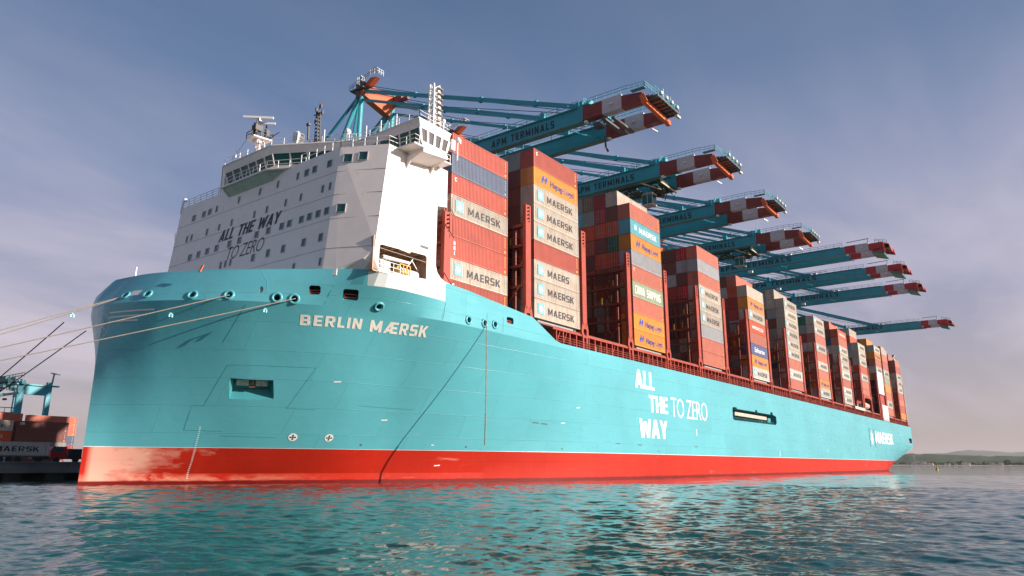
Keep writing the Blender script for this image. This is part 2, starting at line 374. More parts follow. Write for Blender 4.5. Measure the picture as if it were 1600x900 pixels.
TP=[(37.95,26.3),(38.1,25.0),(38.5,22.9),(39.6,19.3),(41.5,14.8),(43.75,10.95),(47.7,4.95),(49.6,1.95),(50.6,.3),(51.4,-.4),(60,-.4),(112,-.4)]
NB=73
# parameter per column so that columns agree between levels
def warp(pts):
    c=crom(pts,1500); d=np.r_[0,np.cumsum(np.hypot(*np.diff(c,axis=0).T))]; f=d/d[-1]
    return c,f
def resamp(pts,xs_frac):
    c,f=warp(pts); return np.c_[np.interp(xs_frac,f,c[:,0]),np.interp(xs_frac,f,c[:,1])]
UF=np.linspace(0,1,NB)**1.25
LW,LK2,LK1,LT=[resamp(p,UF) for p in (W,K2,K1,TP)]
XS=np.r_[np.arange(116,337,6.0),[340,346,352,358,364,370,375,380,384,387]]  # straight part stations
ZK2,ZK1=19.1,21.45
def topz(x,y):
    # bulwark / sheer line
    xs=[37.95,38.5,39.6,41.5,43.8,47.7,49.6,51,56,62,66,80.3,86.5,1000]; zs=[23.6,23.55,23.45,23.33,23.27,23.2,23.1,22.95,23.25,23.75,23.6,22.45,19.72,19.72]
    z=np.interp(x,xs,zs)
    return float(z)
PWC=np.interp(LK2[:,0],[35.2,37,43,52,58],[.75,.75,.8,1.0,1.3])
PWX=PWC
DZ2=np.interp(LK2[:,0],[35.2,36.3,37.3,40.2,43.2,48.2,53],[.55,.45,.4,.35,.22,.1,0]); DZ1=np.interp(LK1[:,0],[36.6,37.95,40.6,43.3,47.6],[.35,.25,.15,.08,0])
def section(z):
    """(x,y) of every column at height z (z<=ZK2: blend of waterline and knuckle)"""
    if z<=ZK2:
        t=max(0.,(z-1.0)/(ZK2-1.0)); s=(t**PWC)[:,None]
        sx=(t**PWX)[:,None]; P=np.hstack([(1-sx)*LW[:,:1]+sx*LK2[:,:1],(1-s)*LW[:,1:]+s*LK2[:,1:]])
        return P
    if z<=ZK1:
        s=(z-ZK2)/(ZK1-ZK2); return (1-s)*LK2+s*LK1
    return LK1
def stern_y(x,z):
    """how far the side pulls in near the stern at low heights"""
    if x<300: return -.4
    k=((x-300)/87.)
    low=max(0.,(12-z)/12.)
    return -.4+ k*k*low*low*16
def stern_bottom(x):
    return float(np.interp(x,[0,330,337,352,372,386,392],[-1.5,-1.5,.2,3.5,7.2,10,10.6]))
ZL=[-1.5,0,1.4,2.8,4.21,5.8,7.5,9.3,11.2,13.2,15.2,17,18.2,ZK2,20.3,ZK1]
def hull_grid():
    """rows of 3-D points, port side; last row is the top edge"""
    rows=[]
    for z in ZL:
        P=section(max(z,0))
        if z<=4.21: dz=0*DZ2
        elif z<=ZK2: dz=DZ2*(z-4.21)/(ZK2-4.21)
        else: q=(z-ZK2)/(ZK1-ZK2); dz=DZ2*(1-q)+DZ1*q
        r=[(x,y,z+d) for (x,y),d in zip(P,dz)]
        for x in XS:
            zz=max(z,stern_bottom(x)); r.append((x+(max(0,14-zz)*0.0),stern_y(x,zz),zz))
        rows.append(r)
    top=[]
    for x,y in LT: top.append((x,y,topz(x,y)))
    for x in XS: top.append((x,-.4,topz(x,-.4)))
    # clamp every row to lie below the top edge
    for r in rows:
        for i,(x,y,z) in enumerate(r):
            if z>top[i][2]-.05*(ZK1+1.2-z): r[i]=(x,y,top[i][2]-.05*(ZK1+1.2-z))
    # transom rake
    rows.append(top)
    return np.array(rows)


def ship_part(mb, name, mats, parent, **k): return mb.build(name, mats, parent, **k)
SHIP = empty('container_ship', (210, YC, 0), 'huge teal container ship with white bridge block forward, moored along the quay', 'ship')
G = hull_grid()
def closed_hull(rows, whites=None):
    """rows: list of grids rows (port) from bottom to top -> closed mesh data"""
    Rn, Cn = len(rows), len(rows[0]); v = []; f = []; mi = []
    for r in rows: v += [tuple(p) for p in r]
    nb = len(v)
    def far(p):
        y = 2*YC-p[1]; k = min(1, max(0, (y-YC)/3.0))*math.exp(-((y-31.5)/5.0)**2) if y > YC else 0; q = min(1, max(0, (p[2]-19.6)/1.6)); return (p[0]-1.2*k*q, y, p[2])
    for r in rows: v += [far(p) for p in r]
    for i in range(Rn-1):
        for j in range(Cn-1):
            w = 1 if (whites and whites(i, j)) else 0
            a, b, c, d = i*Cn+j, i*Cn+j+1, (i+1)*Cn+j+1, (i+1)*Cn+j
            f.append((a, b, c, d)); mi.append(w); f.append((nb+a, nb+d, nb+c, nb+b)); mi.append(w)
    for i, fl in ((0, 0), (Rn-1, 1)):
        for j in range(Cn-1):
            a, b = i*Cn+j, i*Cn+j+1; q = (a, nb+a, nb+b, b); f.append(q if not fl else q[::-1]); mi.append(0)
    for i in range(Rn-1):
        for j in (0, Cn-1):
            a, d = i*Cn+j, (i+1)*Cn+j; q = (a, d, nb+d, nb+a); f.append(q if j == 0 else q[::-1]); mi.append(0)
    return v, f, mi
def hull_obj(name, rows, mats, whites=None, cutters=()):
    v, f, mi = closed_hull(rows, whites)
    me = bpy.data.meshes.new(name); me.from_pydata(v, [], f)
    for mt in mats: me.materials.append(mt)
    me.polygons.foreach_set('material_index', mi); me.update()
    bm = bmesh.new(); bm.from_mesh(me); bmesh.ops.remove_doubles(bm, verts=bm.verts[:], dist=1e-4); bmesh.ops.recalc_face_normals(bm, faces=bm.faces[:]); bm.to_mesh(me); bm.free()
    o = bpy.data.objects.new(name, me); COL.objects.link(o)
    if cutters:
        cm = MB()
        for c in cutters: c(cm)
        co = cm.build('cutter', [mats[-1]]); co.data.materials.clear()
        for mt in mats: co.data.materials.append(mt)
        co.data.polygons.foreach_set('material_index', [len(mats)-1]*len(co.data.polygons))
        md = o.modifiers.new('cut', 'BOOLEAN'); md.object = co; md.operation = 'DIFFERENCE'; md.solver = 'EXACT'; md.use_self = True
        dg = bpy.context.evaluated_depsgraph_get(); me2 = bpy.data.meshes.new_from_object(o.evaluated_get(dg)); o.modifiers.clear(); o.data = me2
        bpy.data.objects.remove(co)
    me = o.data; bm = bmesh.new(); bm.from_mesh(me)
    for fc in bm.faces: fc.smooth = True
    for e in bm.edges:
        e.smooth = not (len(e.link_faces) != 2 or e.calc_face_angle(0) > R(11) or e.link_faces[0].material_index != e.link_faces[1].material_index)
    bm.to_mesh(me); bm.free()
    off = wloc(SHIP); me.transform(Matrix.Translation(-off)); o.parent = SHIP
    return o
IZ = ZL.index(4.21)
# surface lookup before any hole is cut
_v, _f, _m = closed_hull([G[i] for i in range(len(G))]); HB = BVHTree.FromPolygons(_v, _f)
def surf(x, z, lift=0.):
    h, n, _, _ = HB.ray_cast(Vector((x, -30, z)), Vector((0, 1, 0)))
    if h is None: h, n = Vector((x, -.4, z)), Vector((0, -1, 0))
    if n.y > 0: n = -n
    return h + n*lift, n
CHOCKS = [(36.2, 20.6), (36.95, 20.41), (39.22, 20.05), (41.42, 20.0), (44.71, 19.81), (46.0, 19.73), (53.68, 19.61), (66.46, 19.86), (69.58, 19.94), (71.68, 20.1)]
RECTS = [(43.6, 20.67, .42, .75), (47.37, 20.77, 1.25, .95), (50.35, 20.43, 1.65, 1.35), (75.0, 21.15, 1.5, .85)]
def frame_axes(n):
    n = Vector(n); t1 = Vector((0, 0, 1)).cross(n).normalized(); t2 = n.cross(t1); return (t1 if t1.x > 0 else -t1), t2
def cut_cyl(x, z, r, dep):
    def g(mb):
        p, n = surf(x, z); mb.tube([p+n*.6, p-n*dep], r, 14)
    return g
def cut_rect(x, z, w, h, dep=1.2):
    def g(mb):
        p, n = surf(x, z); a, b = frame_axes(n); c = .18
        o = [(-w/2+c, -h/2), (w/2-c, -h/2), (w/2, -h/2+c), (w/2, h/2-c), (w/2-c, h/2), (-w/2+c, h/2), (-w/2, h/2-c), (-w/2, -h/2+c)]
        mb.prism([p+n*.5+a*u+b*v2 for u, v2 in o], -n*(dep+.5))
    return g
def cut_anchor(mb):
    P0 = [(44.78, 9.15), (48.7, 9.28), (47.74, 11.48), (43.97, 11.54)]
    out = [surf(x, z, .6)[0] for x, z in P0]; n = surf(46.3, 10.3)[1]; inn = []
    for (x, z), (dx, dz) in zip(P0, ((-.05, .85), (-1.0, .85), (-.5, -.02), (.4, -.02))): inn.append(surf(x+dx, z+dz)[0]-n*1.4)
    mb.hexa(out+inn)
cutters = [cut_cyl(x, z, .36, 1.3) for x, z in CHOCKS] + [cut_rect(*r) for r in RECTS] + [cut_anchor,
    lambda mb: mb.prism([(155.2, -1, 12.3), (155.9, -1, 11.95), (184.6, -1, 12.1), (185.5, -1, 12.6), (185.4, -1, 14.2), (182.9, -1, 14.5), (182.8, -1, 15.1), (181.2, -1, 15.1), (181, -1, 14.5), (171.5, -1, 14.5), (171.3, -1, 15.0), (170.2, -1, 15.0), (170, -1, 14.5), (158.2, -1, 14.5), (157.8, -1, 14.8), (155.9, -1, 14.8), (155.3, -1, 14.4)], (0, 3.2, 0)),
    lambda mb: mb.box((378, -2, 12.3), (385.2, 3, 14.4))]
jt0 = int(np.argmin(abs(LT[:, 0]-50.7))); jt1 = int(np.argmin(abs(LT[:, 0]-62.1)))
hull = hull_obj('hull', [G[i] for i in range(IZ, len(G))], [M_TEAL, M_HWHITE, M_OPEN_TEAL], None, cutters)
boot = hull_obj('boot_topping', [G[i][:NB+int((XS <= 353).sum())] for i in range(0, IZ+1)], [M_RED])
# thin pale cutting line between the two paints
mb = MB()
for j in range(G.shape[1]-1):
    a, b = G[IZ, j], G[IZ, j+1]; n = Vector((b[1]-a[1], -(b[0]-a[0]), 0)); n = n.normalized() if n.length > 1e-6 else Vector((0, -1, 0))
    if n.y > 0: n = -n
    a, b = Vector(a)+n*.012, Vector(b)+n*.012; mb.poly([a, b, b+Vector((0, 0, .07)), a+Vector((0, 0, .07))])
mb.build('paint_line', M_LINE, SHIP, flip=False)

# ---- lettering
_tc = {}
def text_mesh(s, weight=0., shear=0., sub=0., space=1.):
    key = (s, weight, shear, sub, space)
    if key in _tc: return _tc[key]
    cu = bpy.data.curves.new('lettering', 'FONT'); cu.body = s; cu.offset = weight; cu.shear = shear; cu.resolution_u = 3; cu.space_character = space
    o = bpy.data.objects.new('lettering', cu); COL.objects.link(o); dg = bpy.context.evaluated_depsgraph_get(); dg.update()
    me = bpy.data.meshes.new_from_object(o.evaluated_get(dg)); bpy.data.objects.remove(o)
    co = np.empty(len(me.vertices)*3); me.vertices.foreach_get('co', co); co = co.reshape(-1, 3); lo, hi = co.min(0), co.max(0)
    co = (co-lo)/np.maximum(hi-lo, 1e-6); co = np.stack([co[:, 0], co[:, 2]*0, co[:, 1]], 1); me.vertices.foreach_set('co', co.ravel()); me.update()
    me.materials.clear(); me.materials.append(M_BLET); _tc[key] = me
    return me

def stroke_glyph(ch, a, b):
    """bold sign letters drawn as strokes: a = width of uprights, b = thickness of bars, height 1"""
    W_ = dict(A=.82, B=.72, C=.72, E=.62, G=.74, H=.74, I=a, K=.76, L=.58, M=.95, N=.78, O=.78, P=.70, R=.74, S=.70, T=.70, W=1.12, Y=.78, Z=.70)
    w = {'\u00c6': 1.2, ' ': .42}.get(ch) or W_[ch]; Q = []; h = a/2
    def V(x0, z0, x1, z1): Q.append([(x0-h, z0), (x0+h, z0), (x1+h, z1), (x1-h, z1)])
    def Hh(z, x0, x1): Q.append([(x0, z-b/2), (x1, z-b/2), (x1, z+b/2), (x0, z+b/2)])
    L, R__, m, t, bo = h, w-h, .5, 1-b/2, b/2; c = .13
    def rnd(x, z, sx, sz, k=c):   # chamfered outer corner
        Q.append([(x, z-sz*k), (x, z-sz*k-sz*.02), (x-sx*a, z-sz*(k+.02)), (x-sx*a, z-sz*b), (x-sx*k, z-sz*b), (x-sx*k, z)])
    if ch == 'A': V(L, 0, w/2, 1); V(R__, 0, w/2, 1); Hh(.27, w*.2, w*.8)
    elif ch == '\u00c6': V(L, 0, .60, 1); V(.66, 0, .66, 1); Hh(t, .6, w); Hh(m, .66, w*.94); Hh(bo, .66, w); Hh(.25, .2, .66)
    elif ch == 'B': V(L, 0, L, 1); Hh(t, 0, w-c); Hh(m, 0, w-.06); Hh(bo, 0, w-c); V(R__-.03, .55, R__-.03, 1-c); V(R__, c, R__, .47); rnd(w-.03, 1, 1, 1); rnd(w, 0, 1, -1)
    elif ch == 'C': V(L, c, L, 1-c); Hh(t, c, w); Hh(bo, c, w); rnd(0, 1, -1, 1); rnd(0, 0, -1, -1)
    elif ch == 'G': V(L, c, L, 1-c); Hh(t, c, w); Hh(bo, c, w-c); rnd(0, 1, -1, 1); rnd(0, 0, -1, -1); V(R__, c, R__, .5); Hh(.47, w*.55, w); rnd(w, 0, 1, -1)
    elif ch == 'E': V(L, 0, L, 1); Hh(t, 0, w); Hh(m, 0, w*.92); Hh(bo, 0, w)
    elif ch == 'H': V(L, 0, L, 1); V(R__, 0, R__, 1); Hh(m, 0, w)
    elif ch == 'I': V(L, 0, L, 1)
    elif ch == 'K': V(L, 0, L, 1); V(a*.9, .38, R__-.01, 1); V(R__, 0, w*.46, .58)
    elif ch == 'L': V(L, 0, L, 1); Hh(bo, 0, w)
    elif ch == 'M': V(L, 0, L, 1); V(R__, 0, R__, 1); V(w/2, .18, L, 1); V(w/2, .18, R__, 1)
    elif ch == 'N': V(L, 0, L, 1); V(R__, 0, R__, 1); V(R__, 0, L, 1)
    elif ch == 'O': V(L, c, L, 1-c); V(R__, c, R__, 1-c); Hh(t, c, w-c); Hh(bo, c, w-c); rnd(0, 1, -1, 1); rnd(0, 0, -1, -1); rnd(w, 1, 1, 1); rnd(w, 0, 1, -1)
    elif ch == 'P': V(L, 0, L, 1); Hh(t, 0, w-c); Hh(.42, 0, w-c); V(R__, .48, R__, 1-c); rnd(w, 1, 1, 1)
    elif ch == 'R': V(L, 0, L, 1); Hh(t, 0, w-c); Hh(.44, 0, w-c); V(R__, .48, R__, 1-c); rnd(w, 1, 1, 1); V(R__+.01, 0, w*.5, .48)
    elif ch == 'S': Hh(t, c, w-.02); Hh(m, .06, w-.06); Hh(bo, .02, w-c); V(L, .55, L, 1-c); V(R__, c, R__, .45); rnd(0, 1, -1, 1); rnd(w, 0, 1, -1); Q.append([(0, .55), (a, .55), (a, .5-b*.2), (.06, .5-b/2)]); Q.append([(w, .45), (w-a, .45), (w-a, .5+b*.2), (w-.06, .5+b/2)])
    elif ch == 'T': Hh(t, 0, w); V(w/2, 0, w/2, 1)
    elif ch == 'W': V(w*.26, 0, L, 1); V(w*.26, 0, w/2, .86); V(w*.74, 0, w/2, .86); V(w*.74, 0, R__, 1)
    elif ch == 'Y': V(w/2, .4, L, 1); V(w/2, .4, R__, 1); V(w/2, 0, w/2, .44)
    elif ch == 'Z': Hh(t, 0, w); Hh(bo, 0, w); V(L, b*.5, R__, 1-b*.5)
    return Q, w
def sign_mesh(s, a=.2, b=.17, space=.16, shear=0.):
    key = ('sign', s, a, b, space, shear)
    if key in _tc: return _tc[key]
    x = 0; polys = []
    for ch in s:
        Q, w = stroke_glyph(ch, a, b)
        for k, q in enumerate(Q): polys.append([(px+x+shear*pz, -.0012*(k+1), pz) for px, pz in q])
        x += w+space
    xs = [p[0] for q in polys for p in q]; x0, x1 = min(xs), max(xs); mb = MB()
    for q in polys: mb.poly([((p[0]-x0)/(x1-x0), p[1], p[2]) for p in q])
    me = mb.mesh('lettering', [M_BLET], flip=False); bm = bmesh.new(); bm.from_mesh(me)
    for f in bm.faces:
        f.normal_update()
        if f.normal.y > 0: f.normal_flip()
    bm.to_mesh(me); bm.free(); _tc[key] = me
    return me
def any_mesh(s, weight, shear, space):
    return sign_mesh(s, **weight, shear=shear) if isinstance(weight, dict) else text_mesh(s, weight, shear, 0, space)
BOLD = dict(a=.22, b=.17, space=.13)
def letter(parent, s, x0, x1, z0, z1, y, mat, weight=0., shear=0., name='lettering', space=1.):
    o = inst(name, any_mesh(s, weight, shear, space), parent, (x0, y, z0), (x1-x0, 1, z1-z0), mat); return o
def surf_text(s, x0, x1, z0, z1, mat, weight=0., shear=0., skew=0., mapf=None, name='lettering', space=1., cuts=2, lift=.025, parent=None, tilt=0., nrm=None):
    me = any_mesh(s, weight, shear, space).copy(); bm = bmesh.new(); bm.from_mesh(me)
    for _ in range(cuts):
        es = [e for e in bm.edges if ((e.verts[0].co.x-e.verts[1].co.x)*(x1-x0))**2+((e.verts[0].co.z-e.verts[1].co.z)*(z1-z0))**2 > .25]
        if es: bmesh.ops.subdivide_edges(bm, edges=es, cuts=1)
    par = parent or SHIP; off = wloc(par)
    for v in bm.verts:
        z = z0+(z1-z0)*v.co.z+skew*v.co.x; x = x0+(x1-x0)*v.co.x+tilt*v.co.z; e_ = -v.co.y; p = mapf(x, z) if mapf else surf(x, z, lift+e_*2)[0]; p = p + (nrm or Vector((0, 0, 0)))*e_*2; v.co = p-off
    bm.to_mesh(me); bm.free(); me.materials.clear(); me.materials.append(mat)
    o = bpy.data.objects.new(name, me); COL.objects.link(o); o.parent = par; return o
# ---- name, slogan, logo and marks on the hull
surf_text('BERLIN', 47.38, 53.19, 17.15, 18.2, M_CLET, dict(a=.24, b=.2, space=.2), skew=.05, tilt=-.38)
surf_text('M\u00c6RSK', 54.2, 61.24, 17.08, 18.25, M_CLET, dict(a=.24, b=.2, space=.16), skew=.08, tilt=-.5)
def flat_text(s, x0, x1, z0, z1, w, mat=None, **k): return surf_text(s, x0, x1, z0, z1, mat or M_WLET, w, cuts=0, nrm=Vector((0, -1, 0)), mapf=lambda x, z: Vector((x, -.412, z)), **k)
flat_text('ALL', 110.1, 117.5, 15.25, 18.35, dict(a=.25, b=.17, space=.07)); flat_text('THE', 115.1, 122.6, 11.4, 14.35, dict(a=.25, b=.17, space=.09)); flat_text('WAY', 111.1, 122.0, 6.95, 10.1, dict(a=.25, b=.17, space=.03))
flat_text('TO ZERO', 124.0, 141.0, 11.0, 14.6, -.010, space=.9)
flat_text('MAERSK', 303.5, 338.5, 10.6, 14.9, BOLD)
def star_pts(c, r1, r2, n=7, ph=math.pi/2): return [(c[0]+(r1 if k % 2 == 0 else r2)*math.cos(ph+math.pi*k/n), c[1]+(r1 if k % 2 == 0 else r2)*math.sin(ph+math.pi*k/n)) for k in range(2*n)]
mb = MB(); mb.poly([(x, -.414, z) for x, z in star_pts((297.4, 12.2), 3.1, 1.2)])
for a, b in (((293.2, 9.0), (293.2, 15.7)), ((301.9, 9.0), (301.9, 15.7)), ((293.2, 15.7), (301.9, 15.7)), ((293.2, 9.0), (301.9, 9.0))): mb.beam((a[0], -.41, a[1]), (b[0], -.41, b[1]), .35, .02)
mb.build('star_emblem', M_WLET, SHIP)
mb = MB()
def strip(mb, pts, w, lift=.02, step=.8):
    """a painted or welded strip w wide that follows the plating through (x, z) points"""
    for (xa_, za), (xb, zb) in zip(pts[:-1], pts[1:]):
        L = math.hypot(xb-xa_, zb-za); n = max(1, int(L/step)); px, pz = -(zb-za)/L*w/2, (xb-xa_)/L*w/2
        for i in range(n):
            x0, z0, x1, z1 = xa_+(xb-xa_)*i/n, za+(zb-za)*i/n, xa_+(xb-xa_)*(i+1)/n, za+(zb-za)*(i+1)/n
            mb.poly([surf(x0-px, z0-pz, lift)[0], surf(x1-px, z1-pz, lift)[0], surf(x1+px, z1+pz, lift)[0], surf(x0+px, z0+pz, lift)[0]])
for pts in ([(42.33, 6.06), (42.16, 8.62), (43.03, 8.64), (43.4, 12.91), (50.83, 12.93), (50.09, 8.58), (52.91, 8.55)], [(42.33, 6.06), (45.5, 6.0)], [(45.5, 5.5), (50.5, 5.4)], [(42.3, 15.2), (42.6, 19.0)], [(57.5, 9.2), (65, 9.1)]): strip(mb, pts, .04, .02)
for x in (48.5, 62.1, 70, 73.4): strip(mb, [(x, 19.3), (x+.1, 21.3)], .05, .03)
mb.build('weld_seam', M_OPEN_TEAL, SHIP, flip=False)
def surfy(y, z, lift=0.):
    """bow surface met looking aft along X"""
    h, n, _, _ = HB.ray_cast(Vector((0, y, z)), Vector((1, 0, 0)))
    if n.x > 0: n = -n
    return h + n*lift, n
def stripy(mb, pts, w, lift=.03, step=.35):
    for (ya_, za), (yb, zb) in zip(pts[:-1], pts[1:]):
        L = math.hypot(yb-ya_, zb-za); n = max(1, int(L/step)); py, pz = -(zb-za)/L*w/2, (yb-ya_)/L*w/2
        for i in range(n):
            y0, z0, y1, z1 = ya_+(yb-ya_)*i/n, za+(zb-za)*i/n, ya_+(yb-ya_)*(i+1)/n, za+(zb-za)*(i+1)/n
            mb.poly([surfy(y0-py, z0-pz, lift)[0], surfy(y1-py, z1-pz, lift)[0], surfy(y1+py, z1+pz, lift)[0], surfy(y0+py, z0+pz, lift)[0]])
mb = MB()
for z, y0, y1 in ((18.63, 25.0, 18.9), (18.12, 25.0, 19.9), (17.62, 25.0, 21.0)): stripy(mb, [(y0, z), (y1, z-.02)], .16)
mb.build('bow_stripe', M_CLET, SHIP, flip=False)
mb = MB()
stripy(mb, [(26.9, 18.9), (25.9, 18.6), (24.95, 17.95), (24.9, 17.2), (25.3, 16.4), (26.3, 15.6), (27.4, 16.4), (27.8, 17.8)], .07)
for k in range(7):
    a_ = 2*math.pi*k/7+.2; stripy(mb, [(26.2, 17.3), (26.2+.75*math.cos(a_), 17.3+.75*math.sin(a_))], .13)
mb.build('star_emblem', M_CLET, SHIP, flip=False)
def disc_mark(x, z, r):
    p, n = surf(x, z, .03); a, b = frame_axes(n); mb = MB(); mb.mat(0).poly([p+a*r*math.cos(t)+b*r*math.sin(t) for t in [2*math.pi*k/20 for k in range(20)]])
    q = p+n*.02; mb.mat(1)
    for u, v2 in ((a, b), (b, a)): mb.poly([q+u*r*.65+v2*.06, q-u*r*.65+v2*.06, q-u*r*.65-v2*.06, q+u*r*.65-v2*.06])
    for k in range(4):
        t = math.pi/2*k; c = q+(a*math.cos(t)+b*math.sin(t))*r*.5; d = .14; mb.poly([c+a*d, c+b*d, c-a*d, c-b*d])
    mb.build('thruster_mark', [M_WLET, M_GREYDK], SHIP, flip=False)
disc_mark(52.2, 5.49, .52); disc_mark(56.07, 5.5, .52)
mb = MB()
for k in range(26):
    z = .9+k*.22; x = 44.5-(z-.55)*.18; strip(mb, [(x, z), (x+.16, z)], .07, .03)
mb.build('draught_mark', M_WLET, SHIP, flip=False)
mb = MB()
for x, z0, z1 in ((135.0, 8.0, 9.2), (186, 4.4, 6.0), (232, 6, 7.2)): strip(mb, [(x, z0), (x, z1)], .28, .03)
strip(mb, [(69.5, 4.9), (69.9, 4.9)], .1, .03)
for x, z in ((53.3, 11.6), (61.5, 7.7), (90.2, 8.4), (93.2, 10.8), (70.9, 2.3)): strip(mb, [(x, z), (x+.8, z+.06)], .13, .03)
mb.build('load_mark', M_WLET, SHIP, flip=False)
mb = MB()
for x in (60.3, 74.5, 91, 118): strip(mb, [(x, 4.75), (x+.22, 4.75)], .2, .03)
for x, z in ((84.5, 8.3), (86.2, 8.2), (104, 5.8), (110.5, 5.7), (134, 5.9)): strip(mb, [(x, z), (x+1.2, z-.05)], .12, .03)
mb.build('drain_hole', M_GREYDK, SHIP, flip=False)

def chock(x, z, k):
    p, n = surf(x, z, .0); a, b = frame_axes(n); mb = MB(); path = [p+n*.03+(a*math.cos(t)+b*math.sin(t))*.47 for t in [2*math.pi*i/18 for i in range(18)]]
    nn = len(mb.v); L = 18
    for i in range(L):
        t = 2*math.pi*i/L; d = a*math.cos(t)+b*math.sin(t)
        for q in range(8): u = 2*math.pi*q/8; mb.v.append(tuple(p+d*(.47+.15*math.cos(u))+n*(.15*math.sin(u)+.02)))
    for i in range(L):
        for q in range(8): mb.f.append((nn+i*8+q, nn+((i+1) % L)*8+q, nn+((i+1) % L)*8+(q+1) % 8, nn+i*8+(q+1) % 8)); mb.m.append(0)
    c = mb.build('mooring_chock', M_TEAL, SHIP, smooth=True)
    mb = MB(); mb.tube([p-n*.95, p-n*1.0], .33, 12); mb.build('chock_inside', {2: M_GREY, 3: M_LASH}.get(k, M_DARK), c)
for k, (x, z) in enumerate(CHOCKS):
    chock(x, z, k)
p, n = surf(36.65, 20.8, .03); a, b = frame_axes(n); mb = MB()
mb.poly([p-a*.75-b*.42, p+a*.75-b*.42, p+a*.75+b*.42, p-a*.75+b*.42]); mb.build('lamp_plate', M_WLET, SHIP, flip=False)
for i, (x, z, w, h) in enumerate(RECTS):
    p, n = surf(x, z); a, b = frame_axes(n); mb = MB()
    if i == 0: mb.cbox(p-n*.25, (.01, .01, .01)); mb.poly([p-n*.12-a*w/2-b*h/2, p-n*.12+a*w/2-b*h/2, p-n*.12+a*w/2+b*h/2, p-n*.12-a*w/2+b*h/2]); mb.build('hatch_plate', M_GREY, SHIP, flip=False); continue
    zz = -.18 if i < 3 else -.1
    for s_, e_ in (((-.42, zz-.16), (.42, zz-.16)), ((.42, zz-.16), (.42, zz+.12)), ((.42, zz+.12), (-.42, zz+.12)), ((-.42, zz+.12), (-.42, zz-.16))):
        mb.beam(p-n*.35+a*w*s_[0]+b*h*s_[1], p-n*.35+a*w*e_[0]+b*h*e_[1], .09)
    mb.build('roller_frame', M_LASH, SHIP)
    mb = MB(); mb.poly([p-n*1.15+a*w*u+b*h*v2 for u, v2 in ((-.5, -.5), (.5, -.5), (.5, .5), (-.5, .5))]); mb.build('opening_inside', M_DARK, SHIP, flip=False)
# anchor in its pocket
p, n = surf(46.0, 10.85); a, b = frame_axes(n); mb = MB()
for sgn in (-1, 1): mb.prism([p-n*.9+a*(sgn*1.0+u)+b*v2 for u, v2 in ((-.62, -.35), (.62, -.35), (.62, .36), (-.62, .36))], n*.25)
AN = mb.build('anchor', paint('anchor_galvanised', (.42, .44, .36), .7, .35, .9, scale=3), SHIP)
mb = MB(); mb.prism([p-n*.85+a*u+b*v2 for u, v2 in ((-.3, -.5), (.3, -.5), (.3, -.38), (-.3, -.38))], n*.3); mb.tube([p-n*.9+b*.5, p-n*.6-b*.2], .16, 8); mb.build('anchor_shank', paint('anchor_rust', (.32, .10, .03), .8, .3, .8), AN)
mb = MB(); mb.prism([p-n*1.35+a*u+b*v2 for u, v2 in ((-1.9, -.75), (1.8, -.75), (1.8, .62), (-1.9, .62))], -n*.05); mb.build('pocket_back', M_OPEN_TEAL, SHIP)
# accommodation ladder in the side recess
mb = MB(); mb.beam((158, .35, 13.5), (179.5, .35, 13.45), .5, .75); mb.build('accommodation_ladder', paint('ladder_alloy', (.55, .42, .34), .6, .2, .6), SHIP)
mb = MB()
for x in np.arange(156.4, 185, 1.15): mb.beam((x, 1.9, 12.2), (x, 1.9, 14.6), .18); mb.beam((x, .1, 12.25), (x+.4, .1, 12.8), .12)
mb.beam((155.5, 1.5, 12.9), (185, 1.5, 12.9), .12); mb.cbox((182.3, 1.2, 13.1), (2.2, 1.6, 1.2)); mb.cbox((156.6, 1.2, 13.0), (1.0, 1.2, 1.1))
mb.build('recess_machinery', M_OPEN_TEAL, SHIP)
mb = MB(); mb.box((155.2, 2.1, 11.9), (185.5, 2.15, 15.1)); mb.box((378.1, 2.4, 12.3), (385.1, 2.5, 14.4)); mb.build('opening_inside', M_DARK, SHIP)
mb = MB(); mb.beam((379, .4, 13.0), (384.6, .4, 13.0), .5); mb.beam((382, .5, 12.4), (382, .5, 14.2), .5); mb.build('roller_frame', M_LASH, SHIP)
# bow tip mast, pennant
mb = MB(); mb.beam((39.1, 28.5, 23.2), (39.1, 28.5, 25.3), .12); mb.build('bow_light_mast', M_WHITE, SHIP)
mb = MB(); mb.prism([(39.6, 15.0, 22.7), (39.75, 15.0, 22.7), (39.95, 14.8, 23.5), (39.85, 14.8, 23.5)], (0, .35, 0)); mb.build('signal_flag', M_CRO, SHIP)

# ------------------------------------------------------------------ DECKHOUSE
YH = 22.3
def fx_(z): return 48.0+(z-23.35)*.0949
def sx_(z): return 50.5+(z-24.34)*.1135
HZ = 38.1
FY0, FY1 = 4.9, 39.6
mb = MB()
def F_(y, z): return Vector((fx_(z), y, z))
mb.poly([F_(FY1, 22.4), F_(FY0, 22.4), F_(FY0, HZ), F_(FY1, HZ)])
def bevel(t, z, o=0.): return F_(FY0, z).lerp(Vector((sx_(z), -.385, z)), t)+Vector((-.9, -.4, 0))*o
mb.poly([bevel(0, 22.4), bevel(.30, 22.4), bevel(.30, 23.15), bevel(.80, 24.2), bevel(.95, 24.9), bevel(1, 25.8), bevel(1, HZ), bevel(0, HZ)])
A_, B_ = Vector((49.45, 3.3, 22.85)), Vector((51.35, -.37, 22.85))
mb.poly([bevel(.30, 23.15), bevel(.30, 22.4), A_]); mb.poly([bevel(.30, 23.15), A_, bevel(.80, 24.2)]); mb.poly([A_, B_, bevel(.80, 24.2)]); mb.poly([bevel(.80, 24.2), B_, bevel(.95, 24.9)]); mb.poly([bevel(.95, 24.9), B_, bevel(1, 25.8)])
